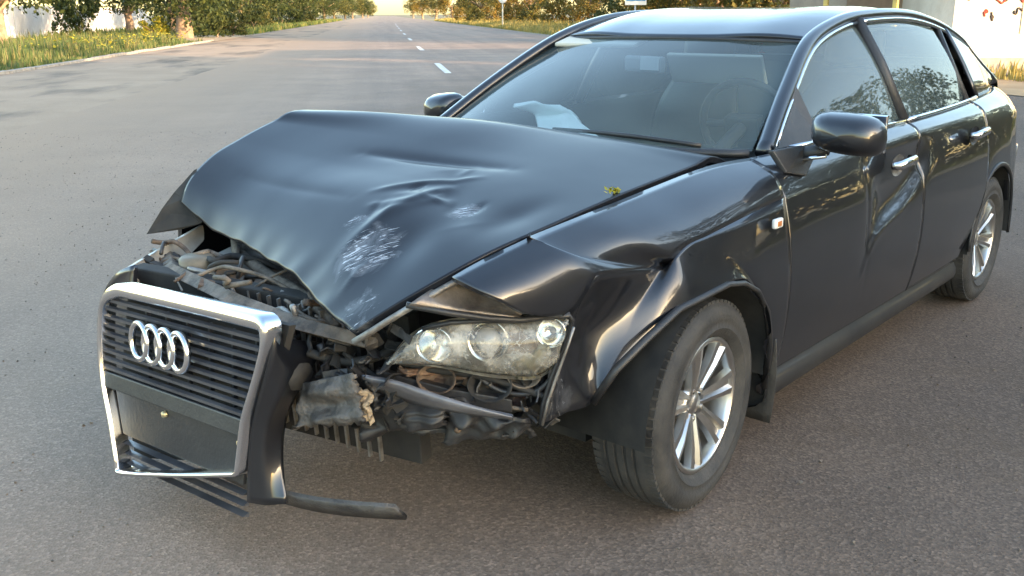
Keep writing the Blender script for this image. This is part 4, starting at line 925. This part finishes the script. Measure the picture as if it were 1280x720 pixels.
# emblem: four interlinked rings
e0, e1 = gpar(183, 425), gpar(232, 439)
for k in range(4):
    a = e0[0]+(e1[0]-e0[0])*k/3; b = e0[1]+(e1[1]-e0[1])*k/3; rad = .047
    pts = [gl(a+rad*math.cos(t)*1.0, b+rad*math.sin(t)*1.08, .020+.003*math.cos(t)*(1 if k % 2 else 1)) for t in np.linspace(0, 2*math.pi, 36, endpoint=False)]
    MB().tube(pts, .0095, 8, closed=True).build('emblem_ring', CHROME, grille, smooth=True)
    MB().tube([gl(a, b+rad*.9, .004), gl(a, b+rad*.9, .018)], .004, 5).build('emblem_stud', PLAST, grille)
# right-hand bumper skin running back from the grille
P = [[at(168, 331, -.52), at(149, 339, -.58), at(133, 358, -.66), at(125, 380, -.72), (.80, -.83, .56), (.50, -.875, .56), (.385, -.88, .56)],
     [at(166, 345, -.52), at(152, 352, -.58), at(139, 370, -.66), at(126, 390, -.72), (.80, -.835, .53), (.50, -.878, .53), (.385, -.882, .53)],
     [at(166, 420, -.50), at(150, 415, -.58), at(136, 412, -.66), at(121, 402, -.72), (.80, -.835, .44), (.50, -.878, .42), (.385, -.882, .42)],
     [at(170, 520, -.46), at(160, 510, -.54), at(150, 500, -.62), at(138, 480, -.69), (.80, -.80, .26), (.50, -.85, .24), (.385, -.86, .24)]]
cvv = np.zeros((4, 7)); cvv[1] = .8
panel('bumper_skin', surf(P, cvv, None, .03), PAINT, car, (.6, -.6, 0), .015, 1)
# torn bumper piece on the struck side of the grille
P = [[gp(345, 412, -.015), gp(365, 424, -.10), at(402, 428, X=.84)], [gp(340, 442, -.005), gp(362, 455, -.06), at(395, 452, X=.90)], [gp(328, 478, -.0), gp(352, 488, -.04), at(378, 482, X=.95)], [gp(316, 524, -.005), gp(335, 528, -.03), at(360, 520, X=.98)], [gl(xr(.5), .50, -.01), gl(xr(.5)+.05, .50, -.03), gl(xr(.5)+.10, .49, -.06)]]
P = [[np.array(c) for c in r_] for r_ in P]
panel('torn_bumper', surf(P, None, np.array([[0, .8, 0]]*5), .02), WINGPAINT, car, (1, .3, 0), .01, 1)
rg = random.Random(11)
def shard(name, pix, X0, m, jit=.03, th=.012, sub=6, seed=0, parent=None):
    """crumpled sheet between four picture corners at distances X0 along the car"""
    rg = random.Random(seed); q = [np.array(at(p[0], p[1], X=x)) for p, x in zip(pix, X0)]
    n = 26; uu, vv = np.meshgrid(np.linspace(0, 1, n), np.linspace(0, 1, n)); U, Vv = uu[..., None], vv[..., None]
    G = (q[0]*(1-U)+q[1]*U)*(1-Vv)+(q[3]*(1-U)+q[2]*U)*Vv
    nn = np.cross(q[1]-q[0], q[3]-q[0]); nn /= np.linalg.norm(nn); hgt = np.zeros((n, n))
    for k in range(7):
        a = rg.uniform(0, math.pi); f_ = rg.uniform(.9, 3.2); w_ = (uu*math.cos(a)+vv*math.sin(a))*f_+rg.uniform(0, 1)+.12*np.sin(5*uu+k)*vv
        hgt += (np.abs((w_ % 1)-.5)*2-.5)*jit*1.5/f_
    G = G+nn*hgt[..., None]
    ed = np.array([rg.uniform(-1, 1) for _ in range(n)]); G[-1] += (q[2]-q[1])[None]*.06*ed[:, None]; G[:, -1] += (q[1]-q[0])[None]*.04*ed[::-1, None]
    return panel(name, G, m, parent or car, (1, .6, .2), th, 1)
GREYTORN = mat('scraped_bumper', (.03, .029, .028), .42, col2=(.12, .108, .095), nscale=9, ndetail=9, bump=.7, bscale=30)
shard('torn_bumper', [(374, 480), (440, 466), (456, 528), (372, 534)], (.97, .96, .96, .99), GREYTORN, .013, seed=2)
shard('torn_bumper', [(398, 462), (462, 474), (470, 512), (430, 516)], (.93, .91, .90, .93), PLAST, .010, seed=31)
shard('foam_chunk', [(432, 486), (458, 490), (460, 528), (440, 524)], (.94, .93, .94, .95), mat('tan_foam', (.42, .33, .22), .9, col2=(.28, .21, .14), nscale=20, bump=.6, bscale=60), .012, seed=3, sub=4)
shard('torn_bumper', [(448, 496), (560, 512), (556, 545), (455, 548)], (.88, .78, .76, .86), PLAST, .022, seed=23)
shard('torn_bumper', [(560, 512), (660, 524), (664, 552), (556, 546)], (.78, .66, .62, .74), PLAST, .022, seed=27)
# bent blade-like strip of bumper trim below the headlight
P = [[at(452, 468, X=.93), at(490, 474, X=.89), at(530, 487, X=.85), at(580, 503, X=.80), at(640, 519, X=.72)], [at(456, 472, X=.935), at(490, 480, X=.895), at(530, 494, X=.855), at(580, 508, X=.805), at(640, 522, X=.725)], [at(460, 484, X=.90), at(494, 498, X=.86), at(534, 510, X=.82), at(582, 518, X=.78), at(642, 526, X=.70)]]
panel('bumper_trim', surf(P, np.array([[0]*5, [.9]*5, [0]*5]), None, .02), mat('blue_black_trim', (.05, .052, .06), .35, coat=.5, col2=(.14, .14, .15), nscale=8), car, (1, .5, .4), .01, 1)
# lower lip that still hangs under the nose
P = [[(1.04, -.30, .245), (1.06, 0, .235), (1.02, .30, .235), (.92, .55, .25)], [(1.00, -.30, .19), (1.02, 0, .18), (.98, .30, .18), (.88, .55, .20)]]
panel('lower_lip', surf(P, None, None, .05), TORN, car, (1, 0, 0), .012, 1)

# ---- left headlight, smashed and pushed back
hlm = empty('headlight'); hlm.parent = car; hlm['label'] = 'smashed headlight with cracked milky lens'
def hp(px, py): # surface of the lens: swept back towards the wing
    y = np.interp(px, [480, 540, 600, 660, 715], [.50, .60, .68, .76, .835]); return np.array(at(px, py, y))
top = [(488, 448), (505, 427), (530, 411), (565, 403), (605, 401), (650, 401), (690, 396), (713, 395)]
botm = [(490, 455), (510, 456), (535, 456), (565, 460), (600, 466), (640, 470), (676, 468), (699, 452)]
rows = []
for v in (0, .33, .66, 1):
    row = []
    for a, b in zip(top, botm):
        p = hp(a[0]*(1-v)+b[0]*v, a[1]*(1-v)+b[1]*v); row.append(p+np.array((.9, .45, .1))*.035*math.sin(math.pi*v))
    rows.append(row)
panel('lens', surf(rows, None, None, .015), LENS, hlm, (.8, .5, 0), .008)
bk = []
for v in (-.05, .35, .7, 1.1):
    row = []
    for a, b in zip(top, botm):
        p = hp(a[0]*(1-v)+b[0]*v, a[1]*(1-v)+b[1]*v); row.append(p-np.array((.75, .5, .05))*(.015+.075*math.sin(math.pi*np.clip(v, .02, .98))))
    bk.append(row)
panel('lamp_housing', surf(bk, None, None, .02), mat('lamp_reflector', (.62, .60, .54), .28, .75, col2=(.30, .27, .22), nscale=16, bump=.5, bscale=24), hlm, (.8, .5, 0), 0)
def bowl(px, py, rad, depth, m, name, off=.02):
    c = hp(px, py)-np.array((.75, .5, .05))*off; ax = Vector((.88, .46, .10)).normalized(); q = ax.to_track_quat('Y', 'Z').to_matrix()
    b = MB().lathe([(rad*.25, -depth), (rad*.6, -depth*.8), (rad*.9, -depth*.35), (rad, 0), (rad*1.08, -.004), (rad*1.05, -depth*.5)], 24, 'y'); b.V = [tuple(Vector(c)+q @ Vector(v)) for v in b.V]
    return b.build(name, m, hlm, smooth=True), c, q
LAMPCH = mat('lamp_chrome', (.80, .79, .75), .15, 1)
bowl(608, 428, .050, .04, LAMPCH, 'projector_ring', .012)
o, c, q = bowl(608, 428, .036, .02, MATTE, 'projector_socket', .02)
b = MB().lathe([(0, .012), (.018, .009), (.030, .0), (.033, -.012)], 20, 'y'); b.V = [tuple(Vector(c)+q @ Vector(v)) for v in b.V]; b.build('projector_lens', mat('projector_glass', (.35, .33, .30), .06, coat=1), hlm, smooth=True)
bowl(540, 435, .044, .05, LAMPCH, 'reflector_bowl', .02)
bowl(688, 418, .036, .03, LAMPCH, 'reflector_bowl', .014)
MB().prism([hp(636, 412)-.02*np.array((.8, .5, 0)), hp(668, 428)-.01*np.array((.8, .5, 0)), hp(672, 446)-.02*np.array((.8, .5, 0)), hp(628, 446)-.02*np.array((.8, .5, 0))], (-.03, -.02, 0)).build('lamp_bezel', RUST, hlm, bevel=.003)
MB().tube([hp(x, y)+np.array((.012, .006, .004)) for x, y in top[2:]]+[hp(716, 400), hp(711, 418), hp(700, 446), hp(690, 470), hp(679, 505), hp(676, 530)], .006, 6).build('lamp_edge', PLAST, hlm, smooth=True)
MB().tube([hp(x, y)+np.array((.012, .012, .004)) for x, y in ((716, 408), (707, 436), (696, 466), (684, 500), (677, 530))], .004, 6).build('lamp_trim', GREYMET, hlm, smooth=True)
# broken brackets, bowl and wiring under the lens
shard('broken_housing', [(500, 458), (590, 462), (580, 492), (508, 482)], (.80, .70, .70, .80), mat('rusty_brown_plastic', (.16, .09, .06), .6, col2=(.34, .24, .16), nscale=14, bump=.6, bscale=40), .02, seed=9, parent=hlm)
shard('broken_housing', [(590, 458), (660, 462), (655, 505), (582, 498)], (.66, .60, .60, .68), mat('dark_red_plastic', (.06, .03, .026), .5, col2=(.16, .10, .08), nscale=10, bump=.5, bscale=40), .02, seed=12, parent=hlm)
shard('broken_housing', [(640, 452), (684, 436), (690, 462), (648, 474)], (.68, .62, .60, .66), mat('olive_bracket', (.26, .24, .15), .6, col2=(.12, .11, .08), nscale=12, bump=.4), .01, seed=15, parent=hlm)

# ---- what shows in the open nose
eng = empty('engine_bay'); eng.parent = car
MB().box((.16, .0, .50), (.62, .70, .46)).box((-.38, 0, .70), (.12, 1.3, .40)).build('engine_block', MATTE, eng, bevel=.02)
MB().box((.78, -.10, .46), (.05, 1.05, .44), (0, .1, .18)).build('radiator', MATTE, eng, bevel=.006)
for k in range(22): MB().box((.812-.008*k/22, -.58+.045*k, .47), (.012, .006, .40), (0, .1, .18)).build('radiator_fin', GREYMET, eng)
MB().tube([(.72, -.72, .66), (.84, -.50, .67), (.90, -.1, .665), (.90, .22, .65), (.84, .42, .63)], .034, 4, flat=.6).build('slam_panel', DUSTY, eng, bevel=.004)
MB().tube([(.92, -.56, .56), (.99, -.25, .57), (1.0, .1, .56), (.97, .28, .545)], .045, 8, flat=.8).build('crash_beam', MATTE, eng, smooth=True)
MB().tube([(.50, -.66, .735), (.62, -.48, .69), (.70, -.22, .675), (.76, .05, .665), (.82, .25, .64)], .018, 8).build('cross_tube', DUSTY, eng, smooth=True)
MB().box((.52, -.50, .62), (.20, .22, .14), (.1, .1, .3)).build('battery_box', mat('grey_box', (.30, .29, .27), .6, col2=(.18, .17, .15), nscale=9, bump=.2), eng, bevel=.012)
MB().box((.60, -.22, .62), (.16, .24, .09), (-.1, .15, .2)).build('air_box', RUST, eng, bevel=.012)
MB().box((.68, .08, .62), (.12, .20, .08), (.1, .2, -.2)).build('resonator', DUSTY, eng, bevel=.01)
MB().lathe([(0, .05), (.045, .05), (.055, .04), (.055, -.05), (0, -.05)], 18, 'z', (.78, -.46, .66)).build('fluid_bottle', mat('milky_bottle', (.20, .17, .12), .5, col2=(.12, .10, .07), nscale=6), eng, smooth=True)
rg = random.Random(21); HOSES = [RUST, MATTE, PLAST, DUSTY, GREYMET]
for k in range(50):
    y = rg.uniform(-.68, .36); x = .62+.30*(1-abs(y+.1)*.6)*rg.uniform(.55, 1.0); z = rg.uniform(.57, .70)
    pts = [(x, y, z)]
    for j in range(4): pts.append((pts[-1][0]+rg.uniform(-.07, .05), pts[-1][1]+rg.uniform(-.09, .10), min(.72, pts[-1][2]+rg.uniform(-.05, .045))))
    MB().tube(curve(pts, 12), rg.uniform(.003, .011), 6).build('hose', HOSES[k % 5], eng, smooth=True)
for k in range(48):
    y = rg.uniform(-.66, .34); x = rg.uniform(.60, .92)-abs(y)*.12
    MB().box((x, y, rg.uniform(.55, .675)), (rg.uniform(.02, .07), rg.uniform(.02, .08), rg.uniform(.01, .05)), (rg.uniform(-.5, .5), rg.uniform(-.5, .5), rg.uniform(-1, 1))).build('bracket', rg.choice([DUSTY, RUST, GREYMET, MATTE, PLAST]), eng, bevel=.003)
def scrap(c, L, w, m, rg):
    a = Vector((rg.gauss(0, 1), rg.gauss(0, 1), rg.gauss(0, .6))).normalized(); b = a.cross(Vector((rg.gauss(0, 1), rg.gauss(0, 1), rg.gauss(0, 1)))).normalized(); n_ = a.cross(b)
    P = []; bend = 0; p = Vector(c)-a*L*.5
    for i in range(4):
        ww = w*rg.uniform(.55, 1.1); P.append([p-b*ww*.5, p+n_*rg.uniform(-.15, .15)*w, p+b*ww*.5]); bend += rg.uniform(-.6, .6); p = p+(a*math.cos(bend)+n_*math.sin(bend))*L/3
    o = panel('bracket', np.array([[np.array(q) for q in r_] for r_ in P]), m, eng, tuple(n_), .004, 1); o.data.polygons.foreach_set('use_smooth', [False]*len(o.data.polygons)); return o
# wreckage between grille and headlight
for k in range(60):
    px, py = rg.uniform(392, 500), rg.uniform(412, 525); X = rg.uniform(.80, .92); c = at(px, py, X=X)
    scrap(c, rg.uniform(.03, .11), rg.uniform(.015, .05), rg.choice([TORN, PLAST, MATTE, MATTE, PLAST, MATTE, GREYTORN if k % 4 == 0 else MATTE]), rg)
for k in range(60):
    px, py = rg.uniform(460, 680), rg.uniform(468, 525); X = np.interp(px, [460, 680], [.84, .58]); c = at(px, py, X=X)
    if px > 640 or k % 3: scrap(c, rg.uniform(.04, .14), rg.uniform(.015, .05), rg.choice([TORN, PLAST, MATTE, RUST if k % 3 == 0 else MATTE, MATTE, TORN]), rg)
    else: MB().tube(curve([c, np.array(c)+np.array((rg.uniform(-.05, .05), rg.uniform(-.08, .08), rg.uniform(-.05, .03))), np.array(c)+np.array((rg.uniform(-.1, .0), rg.uniform(-.12, .12), rg.uniform(-.06, .06)))], 10), rg.uniform(.004, .010), 6).build('hose', rg.choice([MATTE, RUST, PLAST, DUSTY]), eng, smooth=True)
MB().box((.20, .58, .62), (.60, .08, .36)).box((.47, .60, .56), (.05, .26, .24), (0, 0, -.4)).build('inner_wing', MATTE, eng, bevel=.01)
# carrier, lamp backs and looms hanging below the lens
def bowl2(px, py, X, rad, m, tilt):
    b = MB().lathe([(rad*.3, -.05), (rad*.75, -.035), (rad, 0), (rad*1.06, .0), (rad*.8, -.045)], 20, 'y'); c_ = Vector(at(px, py, X=X)); q = Vector(tilt).to_track_quat('Y', 'Z').to_matrix()
    b.V = [tuple(c_+q @ Vector((v[0]*1.35, v[1], v[2]))) for v in b.V]; return b.build('lamp_back', m, eng, smooth=True)
bowl2(545, 474, .78, .036, RUST, (.8, .5, .4)); bowl2(612, 482, .70, .040, MATTE, (.7, .5, .3)); bowl2(655, 470, .64, .03, DUSTY, (.7, .6, .2))
for pts, r_, m in (([(470, 440), (500, 452), (540, 462), (600, 470), (660, 488), (690, 500)], .009, MATTE), ([(590, 462), (625, 488), (668, 490), (692, 470)], .007, PLAST), ([(430, 440), (470, 470), (530, 478), (570, 510), (620, 520)], .008, MATTE), ([(400, 430), (420, 470), (470, 500), (520, 505)], .010, PLAST), ([(500, 500), (560, 492), (610, 505), (660, 512)], .006, DUSTY), ([(385, 440), (440, 452), (480, 442), (498, 430)], .012, MATTE)):
    MB().tube(curve([at(x, y, X=float(np.interp(x, [385, 690], [.93, .60]))) for x, y in pts], 24), r_, 6).build('hose', m, eng, smooth=True)
MB().prism([at(470, 462, X=.86), at(560, 486, X=.76), at(640, 500, X=.66), at(640, 516, X=.66), at(560, 506, X=.76), at(468, 484, X=.86)], (-.02, -.015, 0)).build('bumper_carrier', PLAST, eng, bevel=.003)
# bare inner wing ledge exposed under the torn wing
P = [[at(513, 379, .62), at(545, 358, .62), at(562, 349, .63)], [at(560, 385, .66), at(585, 372, .66), at(600, 362, .67)], [at(648, 396, .76), at(652, 393, .76), at(655, 391, .765)]]
panel('inner_ledge', surf(P, None, None, .02), mat('grimy_ledge', (.10, .085, .075), .35, .5, col2=(.30, .26, .22), nscale=9, bump=.3, bscale=25), eng, (.3, .5, .8), .01, 1)
MB().tube([at(508, 381, .60), at(560, 391, .66), at(612, 398, .72), at(650, 400, .76), at(712, 393, .835)], .008, 6).build('ledge_seam', PLAST, eng, smooth=True)
# right headlight seen end-on behind the grille
P = [[at(152, 338, -.60), at(180, 321, -.66), at(215, 301, -.71), at(250, 281, -.76)], [at(158, 346, -.60), at(186, 333, -.66), at(220, 314, -.71), at(252, 292, -.76)], [at(176, 356, -.58), at(196, 346, -.64), at(226, 328, -.69), at(254, 302, -.74)]]
panel('headlight', surf(P, None, None, .03), mat('grey_lamp_edge', (.36, .35, .32), .35, coat=.5, col2=(.22, .2, .18), nscale=8), car, (.5, -.7, .4), .012, 1)
MB().tube(curve([at(121, 398, -.58), at(127, 370, -.58), at(148, 340, -.60), at(165, 329, -.63)], 16), [.010]*17, 6).build('lamp_edge', WHITE, car, smooth=True) if False else None

# ---- cabin
MB().box((-.98, 0, .80), (.50, 1.42, .16), (0, .12, 0)).box((-.80, 0, .885), (.40, 1.36, .03), (0, .03, 0)).build('dashboard', DASH, car, bevel=.03)
MB().tube([(-1.20+.10*math.cos(t)*.35, .37+.19*math.cos(t+1.57), 1.0+.17*math.sin(t+1.57)) for t in np.linspace(0, 2*math.pi, 32, endpoint=False)], .016, 8, closed=True).build('steering_wheel', SEAT, car, smooth=True)
MB().box((-1.19, .37, .99), (.06, .15, .10), (0, .3, 0)).tube([(-1.16, .37, .99), (-.95, .37, .9)], .03, 8).box((-1.19, .37, 1.0), (.03, .34, .03)).build('steering_boss', SEAT, car, bevel=.012)
for y in (.38, -.38):
    P = [[(-1.55, y-.24, .62), (-1.50, y, .66), (-1.55, y+.24, .62)], [(-2.02, y-.25, .62), (-2.02, y, .60), (-2.02, y+.25, .62)], [(-2.14, y-.22, 1.0), (-2.10, y, 1.02), (-2.14, y+.22, 1.0)], [(-2.24, y-.16, 1.16), (-2.22, y, 1.18), (-2.24, y+.16, 1.16)]]
    st = panel('seat', surf(P, None, None, .05), SEAT, car, (1, 0, .6), .06, 1)
    MB().box((-2.24, y, 1.27), (.10, .27, .17), (0, -.15, 0)).build('headrest', SEAT, st, smooth=True, bevel=.04)
MB().box((-2.9, 0, .85), (.25, 1.3, .7), (0, -.25, 0)).build('rear_seat', SEAT, car, bevel=.05)
# spent airbag draped over the passenger side of the dash
A = [(-.78, -.52), (-.74, -.30), (-.80, -.08), (-.98, -.02), (-1.16, -.14), (-1.18, -.36), (-1.06, -.56), (-.90, -.60)]
rows = [[at(641, 134, -.405), at(668, 130, -.31), at(700, 130, -.215)], [at(668, 142, -.33), at(698, 141, -.22), at(718, 143, -.125)], [at(672, 158, -.24), at(710, 158, -.12), at(735, 160, .0)], [at(674, 182, -.14), at(716, 180, -.02), at(749, 171, .085)]]
rows = [[np.array(c)-.0*np.array((1, 0, 0)) for c in r_] for r_ in rows]
sg = surf(rows, np.array([[0]*3, [.6]*3, [.2]*3, [0]*3]), np.array([[0, .5, 0]]*4), .015)
rn = random.Random(4)
for _ in range(18):
    i, j = rn.randrange(sg.shape[0]), rn.randrange(sg.shape[1]); d = np.linalg.norm(sg-sg[i, j], axis=-1); sg[..., 2] += np.exp(-(d/.035)**2)*rn.uniform(-.010, .012)
panel('airbag', sg, AIRBAG, car, (1, .3, .5), .02, 1)
# inside mirror and sun visors
MB().box(at(806, 80, X=-1.08), (.03, .22, .065), (0, 0, -.25)).build('rear_view_mirror', mat('mirror_back', (.30, .31, .32), .5), car, bevel=.012)
MB().box(Vector(at(812, 79, X=-1.05)), (.006, .10, .055), (0, 0, -.2)).build('windscreen_tag', PAPER, car)
MB().box(at(895, 86, X=-1.17), (.02, .42, .13), (0, .5, 0)).build('sun_visor', BEIGE, car, bevel=.008)
MB().box((-1.22, -.34, 1.315), (.16, .42, .018), (0, .25, 0)).build('sun_visor', BEIGE, car, bevel=.008)
MB().box((-2.1, 0, 1.355), (1.3, 1.0, .012)).build('headliner', BEIGE, car)

# the tail is short: pull everything behind the rear wheels forward
for o in list(car.children_recursive):
    if o.type != 'MESH': continue
    p = o; w_ = False
    while p is not None and p != car: w_ = w_ or p.name.startswith(('wheel', 'door_handle', 'handle_recess')); p = p.parent
    if w_ or o.location.length > 1e-6: continue
    for v in o.data.vertices:
        if v.co.x < -3.10: v.co.x = -3.10+(v.co.x+3.10)*.62
